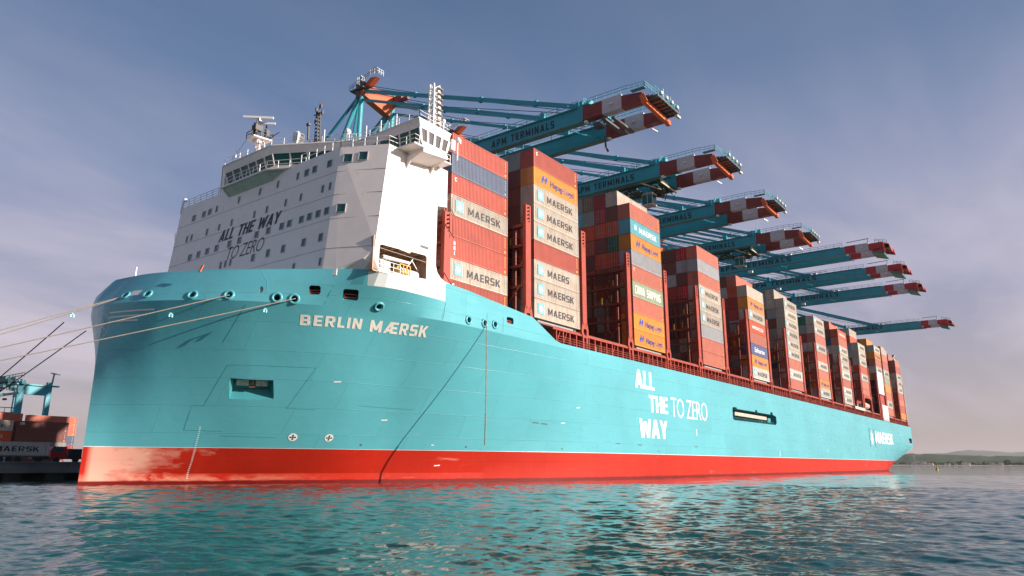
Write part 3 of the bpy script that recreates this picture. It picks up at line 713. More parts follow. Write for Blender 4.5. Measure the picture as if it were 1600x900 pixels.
# port side with the mooring-deck opening and the curved lower aft corner
def side(y, hole=True):
    def P(x, z): return (x, y, z)
    hx0, hx1, hz0, hz1 = 51.15, 58.75, 23.05, 26.0
    if not hole: mb.poly([P(sx_(21), 21), P(62, 21), P(62, HZ), P(sx_(HZ), HZ)]); return
    mb.poly([P(sx_(26.6), 26.6), P(60.3, 26.6), P(60.3, 33), P(62, 33.3), P(62, HZ), P(sx_(HZ), HZ)])
    mb.poly([P(51.35, 22.85), P(62, 22.85), P(62, hz0), P(51.3, hz0)])
    mb.poly([P(51.3, hz0), P(51.32, hz0), P(51.32, hz1-.45), P(51.4, hz1-.15), P(hx0+.45, hz1-.05), P(hx0+3, hz1+.05), P(hx0+4.8, hz1-.05), P(hx0+5.0, hz1+.2), P(hx1-.3, 26.3), P(hx1, 26.1), P(hx1, 26.6), P(sx_(26.6), 26.6), P(sx_(25.8), 25.8)])
    mb.poly([P(hx1, hz0), P(62, hz0), P(62, 23.85), P(61.2, 24.15), P(60.6, 24.7), P(60.3, 25.5), P(60.3, 26.6), P(hx1, 26.6)])
    mb.poly([P(62, 23.4), P(64.0, 23.4), P(63.9, 23.64), P(63.2, 23.7), P(62, 23.85)])
side(-.385)
side(2*YH+.4, False)
mb.poly([F_(FY1, 21), F_(FY1, HZ), (sx_(HZ), 45, HZ), (sx_(21), 45, 21)])
mb.poly([(sx_(21), 45, 21), (62, 45, 21), (62, 45, HZ), (sx_(HZ), 45, HZ)])
mb.poly([(62, 45, HZ), (62, 45, 33.3), (62, -.385, 33.3), (62, -.385, HZ)]); mb.poly([(60.3, 45, 33), (60.3, 45, 20), (60.3, 5.5, 20), (60.3, 5.5, 33)]); mb.poly([(60.3, 3.2, 33), (62, 3.2, 33.3), (62, -.385, 33.3), (60.3, -.385, 33)])
mb.poly([(60.3, 5.5, 20), (60.3, -.385, 26.6), (60.3, -.385, 33), (60.3, 5.5, 33)])
mb.poly([F_(FY0, HZ), (sx_(HZ), -.4, HZ), (62, -.4, HZ), (62, 45, HZ), (sx_(HZ), 45, HZ), F_(FY1, HZ)])
HOUSE = mb.build('deckhouse', M_WHITE, SHIP, flip=False)
mb = MB()
for z in (35.0, 32.1, 29.15, 25.6):
    mb.beam(F_(FY1, z)+Vector((-.012, 0, 0)), F_(FY0, z)+Vector((-.012, 0, 0)), .03, .05); mb.beam(F_(FY0, z)+Vector((-.012, -.01, 0)), Vector((sx_(z)-.012, -.41, z)), .03, .05)
    mb.beam(Vector((sx_(z), -.40, z-.1)), Vector((60.2, -.40, z-.1)), .02, .04)
mb.build('weld_seam', M_SEAM, HOUSE)
# inside of the opening
mb = MB(); mb.mat(0).box((50.6, 5, 22.9), (59.2, 5.1, 27)); mb.box((50.6, -.3, 26.7), (59.2, 5, 26.8)); mb.box((50.5, -.3, 22.9), (50.6, 5, 26.7)); mb.box((59.1, -.3, 22.9), (59.2, 5, 26.7)); mb.box((50.6, -.3, 22.8), (59.2, 5, 22.9))
for x in np.arange(51.2, 59, 1.1): mb.box((x, .2, 26.3), (x+.15, 5, 26.7))
mb.build('mooring_deck', M_BRZ, HOUSE)
mb = MB(); mb.tube([(53.2, 1.2, 25.2), (57.2, 1.0, 25.3)], .28, 8, .2); mb.tube([(55.6, .9, 23.9), (58.3, .9, 23.9)], .55, 12); mb.cbox((54.2, 1.8, 24.2), (1.0, .8, 1.5)); mb.tube([(51.8, 1, 23), (51.8, 1, 25.6)], .13, 6); mb.beam((56.2, .8, 24.0), (57.6, .8, 25.8), .12); mb.beam((57.5, .8, 25.6), (58.5, .8, 24.6), .1); mb.tube([(53.3, 1.4, 23), (53.3, 1.4, 25.1)], .22, 8)
mb.build('mooring_winch', M_HWHITE, HOUSE)
mb = MB(); mb.rail([(50.9, .1, 22.9), (55.0, .1, 22.9)], 1.5, 1.0, .04, (1, .66, .33)); mb.build('railing', M_HWHITE, HOUSE)
mb = MB(); mb.rail([(55.0, .15, 22.9), (56.6, .15, 22.9)], 1.7, .6, .06, (1, .5)); mb.cbox((55.8, 1.3, 23.8), (.7, .5, 1.6)); mb.build('winch_control', M_YEL, HOUSE)
mb = MB(); mb.box((57.6, -.42, 27.1), (58.95, -.39, 27.42)); mb.build('sign_plate', M_GREYDK, HOUSE)

# windows
def window(par, P, n, w, h, wide=None, mats=(M_SEAM, M_GLASS), lean=(0, 0, 1)):
    P, n, u = Vector(P), Vector(n).normalized(), Vector(lean).normalized(); r = n.cross(u).normalized(); mb = MB(); mb.mat(0); t = .07
    for a, b in (((-w/2-t/2, -h/2), (-w/2-t/2, h/2)), ((w/2+t/2, -h/2), (w/2+t/2, h/2)), ((-w/2-t, -h/2-t/2), (w/2+t, -h/2-t/2)), ((-w/2-t, h/2+t/2), (w/2+t, h/2+t/2))):
        mb.beam(P+r*a[0]+u*a[1]+n*.02, P+r*b[0]+u*b[1]+n*.02, t, .09, n)
    mb.mat(1).poly([P+r*x+u*z+n*.012 for x, z in ((-w/2, -h/2), (w/2, -h/2), (w/2, h/2), (-w/2, h/2))])
    return mb.build('window', list(mats), par, flip=False)
fn = Vector((-1, 0, .0949)).normalized(); fu = Vector((.0949, 0, 1)).normalized()
SQ, NR, TL = (.72, .78), (.3, .82), (.6, .85)
WA = [(35.48, 35.77, SQ), (32.95, 35.8, SQ), (31.48, 35.84, SQ), (29.83, 35.9, NR), (24.64, 36.02, NR), (20.03, 36.14, NR), (16.3, 36.21, NR), (12.39, 36.33, NR), (10.68, 36.34, SQ), (9.2, 36.41, SQ), (6.48, 36.43, SQ)]
WB = [(y, z, NR) for y, z in [(36.21, 32.75), (35.0, 32.77), (31.17, 32.81), (28.26, 32.92), (25.37, 32.99), (20.36, 33.04), (17.75, 33.13), (13.97, 33.19), (11.05, 33.24), (7.06, 33.35), (5.75, 33.37)]]
WC = [(y, z, SQ) for y, z in [(34.35, 29.73), (32.2, 29.78), (30.07, 29.84), (27.88, 29.88), (24.92, 29.94), (22.72, 29.99), (19.01, 30.03), (16.62, 30.08), (13.96, 30.11), (12.48, 30.16), (10.23, 30.19), (8.75, 30.23), (7.22, 30.25), (5.69, 30.27)]]
WD = [(y, z, TL) for y, z in [(18.9, 26.97), (15.86, 27.02), (12.89, 27.04), (9.08, 27.1), (6.05, 27.14)]]
WE = [(26.04, 27.2, NR), (24.96, 27.23, NR), (23.82, 27.25, NR), (10.22, 24.31, NR), (5.49, 24.15, NR)]
for y, z, (w, h) in WA+WB+WC+WD+WE: window(HOUSE, F_(y, z), fn, w, h, lean=fu)
bd = (Vector((sx_(34), -.4, 34))-F_(FY0, 34)); bn_ = Vector((bd.y, -bd.x, 0)).normalized(); bn_ = bn_ if bn_.x < 0 else -bn_
for t, z, w, h in ((.19, 36.6, 1.0, .95), (.50, 36.75, 1.0, .95), (.20, 30.35, 1.0, .95)):
    p = F_(FY0, z)+(Vector((sx_(z), -.4, z))-F_(FY0, z))*t+bn_*.06; window(HOUSE, p, bn_, w, h, lean=(Vector((.10, 0, 1))))
def onfront(x, z): return F_(x, z)+fn*.03
surf_text('ALL THE WAY', 27.8, 14.4, 30.62, 32.2, M_BLET, dict(a=.24, b=.16, space=.1), .28, .1, onfront, parent=HOUSE, cuts=0, nrm=fn)
surf_text('TO ZERO', 24.95, 17.1, 27.65, 29.4, M_BLET, -.012, .3, .0, onfront, parent=HOUSE, cuts=0, space=.92)
mb = MB(); mb.tube([F_(39.4, 37.4)+Vector((0, .2, 0)), F_(39.4, 39.4)+Vector((0, .2, 0))], .16, 8); mb.ball((49.7, 39.5, 39.5), .3); mb.build('light_post', M_HWHITE, HOUSE)
mb = MB(); mb.rail([F_(39.3, HZ), F_(27.2, HZ)], 1.05, 1.6, .035, (1, .66, .33)); mb.build('railing', M_HWHITE, HOUSE)
mb = MB(); mb.box((49.3, 39.6, 33.4), (50.4, 40.4, 33.5)); mb.rail([(49.3, 40.4, 33.5), (50.4, 40.4, 33.5)], 1.0, .6); mb.build('side_balcony', M_WHITE, HOUSE)

# wheelhouse with outward-leaning windows
RZ = 41.2; WF0, WF1 = 38.95, 40.3
outb = [(49.55, 27.6), (49.45, 17.35), (55.0, 7.6), (55.1, -2.55), (59.0, -2.55), (59.0, 47.15), (55.1, 47.15), (55.0, 37.0)]
outt = [(48.3, 27.8), (48.2, 17.0), (53.9, 7.0), (53.9, -3.2), (59.3, -3.2), (59.3, 47.8), (53.9, 47.8), (53.9, 37.6)]
WH = empty('wheelhouse', (54, YH, HZ), parent=SHIP)
def wp(i, z, which=None):
    i %= len(outb); t = (z-HZ)/(RZ-HZ); b, tt = outb[i], outt[i]
    return Vector((b[0]+(tt[0]-b[0])*t, b[1]+(tt[1]-b[1])*t, z))
mb = MB(); mm_ = MB()
nwin = {0: 6, 1: 5, 2: 6, 3: 4, 5: 5, 6: 5, 7: 5}
for i in range(8):
    j = i+1; nn = nwin.get(i, 0)
    z0 = HZ if i not in (3,) else 37.45
    a0, a1 = wp(i, HZ), wp(j, HZ)
    if i == 3: a0, a1 = Vector((55.0, -3.05, 37.45)), Vector((59.1, -3.05, 37.9))
    if nn == 0: mb.poly([a0, a1, wp(j, RZ), wp(i, RZ)]); continue
    mb.poly([a0, a1, wp(j, WF0), wp(i, WF0)]); mb.poly([wp(i, WF1), wp(j, WF1), wp(j, RZ), wp(i, RZ)])
    for k in range(nn+1):
        t = k/nn; wdt = .16 if i != 3 else .34; p = wp(i, WF0).lerp(wp(j, WF0), t); q = wp(i, WF1).lerp(wp(j, WF1), t); d = (wp(j, WF0)-wp(i, WF0)).normalized()
        nrm = d.cross(Vector((0, 0, 1))); nrm = nrm if nrm.dot(p-Vector((56, YH, p.z))) > 0 else -nrm
        mm_.beam(p+nrm*.0, q+nrm*.0, wdt, .14, nrm)
    for k in range(nn):
        a = wp(i, WF0).lerp(wp(j, WF0), k/nn); b = wp(i, WF0).lerp(wp(j, WF0), (k+1)/nn); c = wp(i, WF1).lerp(wp(j, WF1), (k+1)/nn); d = wp(i, WF1).lerp(wp(j, WF1), k/nn)
        inn = (Vector((56, YH, a.z))-a); inn.z = 0; e = (b-a).normalized(); nrm = e.cross(Vector((0, 0, 1))); nrm = nrm if nrm.dot(inn) > 0 else -nrm
        w_ = MB(); w_.poly([v_+nrm*.05 for v_ in (a, b, c, d)]); w_.build('window_pane', M_GLASSG if i == 3 else M_GLASS, WH, flip=False)
mb.poly([wp(i, RZ) for i in range(8)]); mb.poly([(v_[0], v_[1], HZ+.02) for v_ in outb])
mb.build('wall', M_WHITE, WH, flip=False); mm_.build('window_mullion', M_WHITE, WH)
mb = MB(); mb.prism([(outt[i][0]*1.0-(.12 if outt[i][0] < 55 else -.1), outt[i][1], RZ) for i in range(8)], (0, 0, .14)); mb.build('roof_edge', M_WHITE, WH)
# wing box under the port wing, sloping soffit and brackets
mb = MB()
mb.hexa([(54.9, -.4, 36.9), (59.0, -.4, 37.5), (59.0, -3.05, 37.9), (54.9, -3.05, 37.45), (54.9, -.4, 38.3), (59.0, -.4, 38.3), (59.0, -3.06, 38.3), (54.9, -3.06, 38.3)])
mb.prism([(54.8, -.4, 35.9), (54.8, -1.1, 36.85), (54.8, -2.9, 37.5), (54.8, -.4, 37.6)], (.12, 0, 0)); mb.prism([(58.8, -.4, 36.5), (58.8, -1.0, 37.3), (58.8, -2.6, 37.9), (58.8, -.4, 38.0)], (.12, 0, 0))
mb.build('bridge_wing_box', M_WHITE, WH)
# walkway in front of the windows, with tapered supports
wk = [(48.0, 27.6), (47.9, 17.1), (50.0, 12.9), (51.6, 12.0), (51.0, 16.5), (50.6, 27.6)]
mb = MB(); mb.prism([(x, y, 37.95) for x, y in wk], (0, 0, .16)); mb.prism([(53.35, 2.0, 37.95), (53.35, -3.1, 37.95), (55.2, -3.1, 37.95), (55.2, 2.0, 37.95)], (0, 0, .16)); mb.build('walkway', M_WHITE, WH)
mb = MB(); mb.prism([(48.2, 17.9, 37.9), (50.2, 13.6, 37.9), (49.6, 14.5, 36.75), (49.45, 17.6, 36.9), (49.45, 27.4, 36.9), (48.3, 27.4, 37.9)], (.9, 0, 0))
for y in np.arange(17.5, 27.5, 1.9): mb.prism([(48.1, y, 37.9), (49.5, y, 36.8), (49.9, y, 37.9)], (0, .12, 0))
mb.build('walkway_support', paint('green_shaded_white', (.50, .52, .42), .6, .06), WH)  # greenish shade under the walkway is put into this support colour
mb = MB(); mb.rail([(48.05, 27.5, 38.1), (47.95, 17.15, 38.1), (50.0, 13.0, 38.1), (50.2, 12.4, 38.1)], 1.0, 1.5, .035, (1, .5)); mb.rail([F_(12.2, HZ), F_(FY0, HZ), (sx_(HZ), -.3, HZ), (53.4, -.4, HZ), (53.45, -3.0, HZ), (54.2, -3.0, HZ)], 1.05, 1.6, .035, (1, .5)); mb.build('railing', M_HWHITE, WH)
mb = MB(); mb.rail([(59.3, 3, 41.34), (59.2, -3.1, 41.34), (54.0, -3.1, 41.34), (54.0, 7.0, 41.34), (48.3, 17.1, 41.34), (48.4, 27.6, 41.34)], .95, 1.7, .03, (1, .5)); mb.build('roof_railing', M_HWHITE, WH)
mb = MB()
for p in ((54.1, 3.5), (54.1, .8), (54.0, 6.0), (51.6, 11.0), (49.9, 14.0), (48.3, 20), (48.3, 25)): mb.beam((p[0], p[1], 41.3), (p[0], p[1], 43.0), .1)
mb.build('roof_light_post', M_HWHITE, WH)
mb = MB(); mb.box((59.0, -2.2, 38.0), (60.6, 2.0, 38.15)); mb.rail([(59.4, -2.1, 38.15), (60.5, -2.1, 38.15)], 1.05, .8, .035, (1, .5)); mb.build('aft_balcony', M_WHITE, WH)
# radar mast
RM = empty('radar_mast', (49.9, YH, RZ), parent=SHIP)
mb = MB(); mb.tube([(49.9, YH, RZ), (49.7, YH, 43.9)], .42, 10, .3); mb.beam((50.6, YH+.6, RZ), (49.9, YH+.5, 43.7), .14); mb.beam((50.6, YH-.9, RZ), (50.0, YH-.7, 43.9), .14); mb.prism([(48.4, YH-.9, 44.0), (50.9, YH-1.3, 44.0), (51.2, YH+1.0, 44.0), (48.6, YH+1.2, 44.0)], (0, 0, .14)); mb.prism([(49.2, YH-.5, 43.5), (50.2, YH-.6, 43.5), (50.2, YH+.6, 43.5), (49.2, YH+.6, 43.5)], (0, 0, .5)); mb.ball((49.6, YH-.2, 42.5), .35); mb.build('mast_column', M_WHITE, RM)
mb = MB(); mb.rail([(48.5, YH-.9, 44.14), (51, YH-1.2, 44.14), (51.1, YH+1.0, 44.14), (48.6, YH+1.1, 44.14), (48.5, YH-.9, 44.14)], .9, .8, .04, (1, .5))
for x, y in ((49.1, -.3), (50.0, .1), (50.4, -.5), (49.3, .6)): mb.beam((x, YH+y, 44.1), (x, YH+y, 46.6), .14)
mb.cbox((49.4, YH, 45.6), (1.1, .9, .8)); mb.cbox((50.6, YH-.4, 45.2), (.5, .5, .9)); mb.beam((50.9, YH-.8, 44.6), (51.8, YH-1.4, 45.6), .09); mb.build('mast_platform_gear', M_BLACK, RM)
mb = MB(); mb.beam((48.0, YH+1.3, 47.15), (50.4, YH-1.9, 46.95), .26, .3); mb.cbox((49.5, YH-.3, 46.75), (.6, .6, .45)); mb.beam((49.3, YH+.3, 46.45), (50.9, YH-1.7, 46.4), .2, .25); mb.build('radar_scanner', M_HWHITE, RM)
mb = MB(); mb.tube([(48.6, YH+1, 44), (47.9, YH+2.6, 41.5)], .03, 4); mb.build('stay_wire', M_BLACK, RM)
mb = MB(); mb.tube([(50.4, 14.6, 41.3), (50.4, 14.6, 42.0)], .5, 12); mb.tube([(50.4, 14.6, 41.9), (50.4, 14.6, 42.7)], .72, 16); mb.ball((50.4, 14.6, 42.7), .72, 16, 6, 0., .85); mb.build('satellite_dome', M_HWHITE, SHIP, smooth=True)
mb = MB(); mb.beam((50.0, 12, 41.3), (49.9, 12, 43.5), .2); mb.cbox((49.9, 12, 43.3), (.35, .5, .3)); mb.build('signal_mast', M_BLACK, SHIP)
mb = MB()
for dx, dy in ((-.25, -.25), (.25, -.25), (.25, .25), (-.25, .25)): mb.beam((51.4+dx, 12+dy, 41.3), (51.2+dx*.6, 12+dy*.6, 45.6), .1)
for z in np.arange(41.8, 45.8, .5): mb.cbox((51.3, 12, z), (.5, .5, .07)); mb.beam((51.05, 11.8, z), (51.5, 12.2, z+.45), .06)
for x, y, z in ((51.2, 11.5, 46.2), (51.2, 12.4, 46.0), (51.2, 12.0, 45.4), (51.3, 11.3, 45.3), (51.4, 12.7, 44.5)): mb.cbox((x, y, z), (.22, .22, .5))
mb.beam((51.2, 11.2, 45.3), (51.2, 12.8, 45.3), .1); mb.beam((51.2, 12, 45), (51.1, 11.6, 47.0), .07); mb.build('signal_mast', M_BLACK, SHIP)
mb = MB(); mb.prism([(50.6, 12.9, 41.3), (52.8, 9.3, 41.5), (53.3, 9.6, 41.9), (51.0, 13.2, 41.9)], (.3, .3, .15)); mb.build('mast_base_frame', M_HWHITE, SHIP)
mb = MB(); mb.tube([(53.2, 8.5, 41.2), (53.2, 8.5, 42.4)], .28, 10); mb.ball((53.2, 8.5, 42.6), .42, 10, 6); mb.rail([(52.6, 9.4, 41.3), (53.8, 7.6, 41.3)], 1.0, .5); mb.build('searchlight_pedestal', M_HWHITE, SHIP)
# the tall white lattice mast aft of the wing
LM_ = empty('lattice_mast', (62.2, 2.4, 38), parent=SHIP); mb = MB()
for dx, dy in ((-.85, -.6), (.85, -.6), (.85, .6), (-.85, .6)): mb.beam((62.3+dx, 2.4+dy, 38), (61.9+dx*.62, 2.2+dy*.62, 50.7), .17)
for k, z in enumerate(np.arange(39, 50.8, .85)):
    f = 1-(z-38)*.03; xx, yy = 62.3-(z-38)*.03, 2.4-(z-38)*.016
    for a, b in (((-1, -1), (1, -1)), ((1, -1), (1, 1)), ((1, 1), (-1, 1)), ((-1, 1), (-1, -1))):
        mb.beam((xx+.85*f*a[0], yy+.6*f*a[1], z), (xx+.85*f*b[0], yy+.6*f*b[1], z), .09); mb.beam((xx+.85*f*a[0], yy+.6*f*a[1], z), (xx+.85*f*b[0], yy+.6*f*b[1], z+.85), .08)
mb.tube([(62.7, 1.9, 38), (62.2, 1.9, 50.5)], .3, 8); mb.build('mast_lattice', M_HWHITE, LM_)
mb = MB()
for z in np.arange(44.2, 50.6, .75): mb.cbox((62.3, 1.5, z), (.8, .25, .16)); mb.cbox((62.95, 2.0, z+.3), (.16, .3, .3))
mb.build('mast_lamp', paint('mast_lamp_brown', (.22, .14, .10), .6), LM_)
mb = MB(); mb.tube([(60.4, -.9, 41.3), (60.4, -.9, 44.0)], .14, 6); mb.ball((60.4, -.9, 44.1), .32, 10, 6); mb.tube([(63.5, -.6, 40), (63.5, -.6, 42.6)], .1, 6); mb.ball((63.4, -.7, 42.8), .36, 10, 6); mb.cbox((62.6, -.4, 41.8), (.7, .6, 1.4)); mb.build('mast_light', M_HWHITE, LM_)
# ------------------------------------------------------------------ CONTAINERS
CL, CW, CH = 12.19, 2.438, 2.87
CC = dict(red=(.41, .072, .044), salmon=(.50, .138, .085), brown=(.17, .048, .03), maroon=(.34, .03, .03), orange=(.66, .24, .02), ored=(.54, .075, .015), cream=(.49, .435, .36), white=(.53, .50, .44), grey=(.34, .34, .36), navy=(.085, .11, .17), lblue=(.10, .34, .40), pgreen=(.29, .35, .23), green=(.01, .13, .065), dteal=(.02, .10, .14), blue=(.015, .17, .28), bred=(.50, .012, .016), dblue=(.07, .10, .25), olive=(.20, .13, .06), ggrey=(.23, .26, .24))  # brown has shadow put into its colour, for yard stack and inner ends
M_C = {k: paint('container_'+k, v, .52, .12, {'cream': 1.15, 'white': .7, 'orange': .2, 'grey': .4}.get(k, .3), (.36, .14, .05) if k in ('cream', 'white', 'orange') else (.16, .05, .03), randcol=.2, bump=.25) for k, v in CC.items()}
CN = dict(red='rust red', salmon='salmon red', brown='dark brown', maroon='maroon', orange='yellow orange', ored='orange red', cream='cream', white='off-white', grey='grey', navy='navy grey', lblue='light blue', pgreen='pale green', green='dark green', dteal='dark teal', blue='mid blue', bred='bright red', dblue='deep blue', olive='olive brown', ggrey='greenish grey')
M_LB = paint('emblem_light_blue', (.16, .42, .50), .5); M_HB = paint('emblem_blue', (.03, .06, .32), .5)
M_CDARK = paint('container_shadow_gap', (.05, .03, .025), .8)
# frame: posts, rails, castings
mb = MB()
for x in (0, CL-.16):
    for y in (0, CW-.16): mb.box((x, y, 0), (x+.16, y+.16, CH))
for y in (.01, CW-.07):
    mb.box((.16, y, .0), (CL-.16, y+.06, .16)); mb.box((.16, y, CH-.11), (CL-.16, y+.06, CH-.01))
for x in (.01, CL-.09): mb.box((x, .16, 0), (x+.08, CW-.16, .17)); mb.box((x, .16, CH-.13), (x+.08, CW-.16, CH))
for x in (-.006, CL-.172):
    for y in (-.006, CW-.172):
        for z in (-.002, CH-.12): mb.box((x, y, z), (x+.178, y+.178, z+.12))
ME_FRAME = mb.mesh('container_frame', [M_C['red']])
def corrug(along, length, z0, z1, base, depth, pitch):
    mb = MB(); p = []; n = int(length/pitch); s = length/n
    for i in range(n):
        t = i*s
        for a, d in ((0, 0), (.25, 0), (.5, 1), (.75, 1)): p.append((t+a*s, d))
    p.append((length, 0))
    for (a, da), (b, db) in zip(p[:-1], p[1:]):
        if along == 'x': mb.poly([(.16+a, base+da*depth, z0), (.16+b, base+db*depth, z0), (.16+b, base+db*depth, z1), (.16+a, base+da*depth, z1)])
        else: mb.poly([(base+da*depth, .16+a, z0), (base+da*depth, .16+a, z1), (base+db*depth, .16+b, z1), (base+db*depth, .16+b, z0)])
    return mb
ME_SIDE = corrug('x', CL-.32, .14, CH-.08, .022, .062, .29).mesh('side_panel', [M_C['red']], flip=False)
ME_END = corrug('y', CW-.32, .15, CH-.11, .03, .045, .25).mesh('end_panel', [M_C['red']], flip=False)
mb = MB(); mb.box((.1, .09, .02), (CL-.1, CW-.05, CH-.03)); ME_SHELL = mb.mesh('container_shell', [M_C['red']])
mb = MB(); mb.box((.035, 0, .18), (.06, CW/2-.19, CH-.14))
for z in (.75, 1.45, 2.15): mb.box((.02, .03, z), (.036, CW/2-.22, z+.06))
ME_DOOR = mb.mesh('door', [M_C['red']])
mb = MB()
for y in (.32, .78): mb.beam((.0, y, .1), (.0, y, CH-.1), .045); mb.box((-.03, y, 1.05), (.0, y+.35, 1.10)); mb.box((-.03, y-.05, .3), (.02, y+.05, .36)); mb.box((-.03, y-.05, 2.5), (.02, y+.05, 2.56))
ME_ROD = mb.mesh('lock_rod', [M_GREY])
mb = MB(); mb.mat(0).box((0, -.004, 0), (1, 0, 1)); mb.mat(1).poly([(x, -.008, z) for x, z in star_pts((.5, .5), .42, .17)]); ME_STAR = mb.mesh('star_emblem', [M_LB, M_WLET], flip=False)
mb = MB()
for dx in (0, .48): mb.poly([(dx+.05, 0, 0), (dx+.30, 0, 0), (dx+.52, 0, 1), (dx+.24, 0, 1)]); mb.poly([(dx+.0, 0, .42), (dx+.3, 0, .42), (dx+.36, 0, .62), (dx+.0, 0, .62)])
ME_HL = mb.mesh('emblem', [M_HB], flip=False)
NCON = [0]
def container(x, y, z, h, col, mark=None, label='', group=None, near=True, door=False, cat='container'):
    root = bpy.data.objects.new('shipping_container', None); COL.objects.link(root); root.location = (x, y, z); root.scale = (1, 1, h/CH); root.empty_display_size = .3
    tag(root, label, cat, group); NCON[0] += 1; mt = M_C[col]
    inst('frame', ME_FRAME, root, mat=mt); inst('side_panel', ME_SIDE, root, mat=mt); inst('shell', ME_SHELL, root, mat=mt)
    if door:
        for k in (0, 1):
            d = inst('door', ME_DOOR, root, (0, .17+k*(CW/2-.16), 0), mat=mt)
            if near: inst('lock_rod', ME_ROD, d, (0, 0, 0))
    else: inst('end_panel', ME_END, root, mat=mt)
    if mark:
        y_ = .012
        if mark in ('M', 'MS', 'MW', 'MAERS'):
            lc = M_WLET if mark == 'MW' else M_BLET
            if mark != 'MW': inst('star_emblem', ME_STAR, root, (.95, y_, CH*.24), (1.55, 1, 1.6))
            else: inst('star_emblem', ME_STAR, root, (1.4, y_, CH*.30), (1.2, 1, 1.2))
            letter(root, 'MAERS' if mark == 'MAERS' else 'MAERSK', 3.45, 9.3 if mark == 'MAERS' else 10.55, CH*.29, CH*.66, y_, lc, dict(a=.2, b=.16, space=.2))
        elif mark == 'H':
            inst('emblem', ME_HL, root, (2.0, y_, CH*.30), (1.7, 1, CH*.42)); letter(root, 'Hapag-Lloyd', 4.5, 11.0, CH*.2, CH*.66, y_, M_NLET, .015)
        elif mark == 'HS': letter(root, 'HAMBURG S\u00dcD', 2.0, 10.2, CH*.30, CH*.66, y_, M_WLET, .012)
        elif mark == 'SF': letter(root, 'Safmarine', 2.4, 9.8, CH*.28, CH*.72, y_, M_WLET, .01, .2)
        elif mark == 'CS': letter(root, 'CHINA SHIPPING', .9, 11.2, CH*.24, CH*.76, y_, M_WLET, dict(a=.2, b=.15, space=.22))
        elif mark == 'CAI': letter(root, 'CAI', .75, 1.75, CH*.62, CH*.86, y_, M_WLET, .05)
        elif mark == 'C': letter(root, 'C', .62, 1.0, CH*.66, CH*.86, y_, M_WLET, .05)
        elif mark == 'V': letter(root, 'B', .7, 1.05, CH*.62, CH*.8, y_, M_WLET, .05); letter(root, 'E', .7, 1.05, CH*.38, CH*.56, y_, M_WLET, .05); letter(root, 'I', .8, .95, CH*.14, CH*.32, y_, M_WLET, .05)
    # small serial panel at the aft end
    if near and mark != 'HS': inst('serial_label', ME_SER, root, (CL-.75, .012, CH*.1), mat=(M_YEL if col in ('red', 'salmon') else M_GREY))
    return root
mb = MB(); mb.poly([(0, 0, 0), (.35, 0, 0), (.35, 0, .3), (0, 0, .3)])
for k in range(5): mb.poly([(.1, 0, .75+k*.34), (.26, 0, .75+k*.34), (.26, 0, .95+k*.34), (.1, 0, .95+k*.34)])
ME_SER = mb.mesh('serial_label', [M_YEL], flip=False)
S0, PITCH, ZB = 81.2, 15.11, 22.71
ORD = ['top', 'second', 'third', 'fourth', 'fifth', 'sixth', 'seventh', 'eighth', 'ninth', 'tenth', 'eleventh']
STK = ['first', 'second', 'third', 'fourth', 'fifth', 'sixth', 'seventh', 'eighth', 'ninth', 'tenth', 'eleventh', 'twelfth']
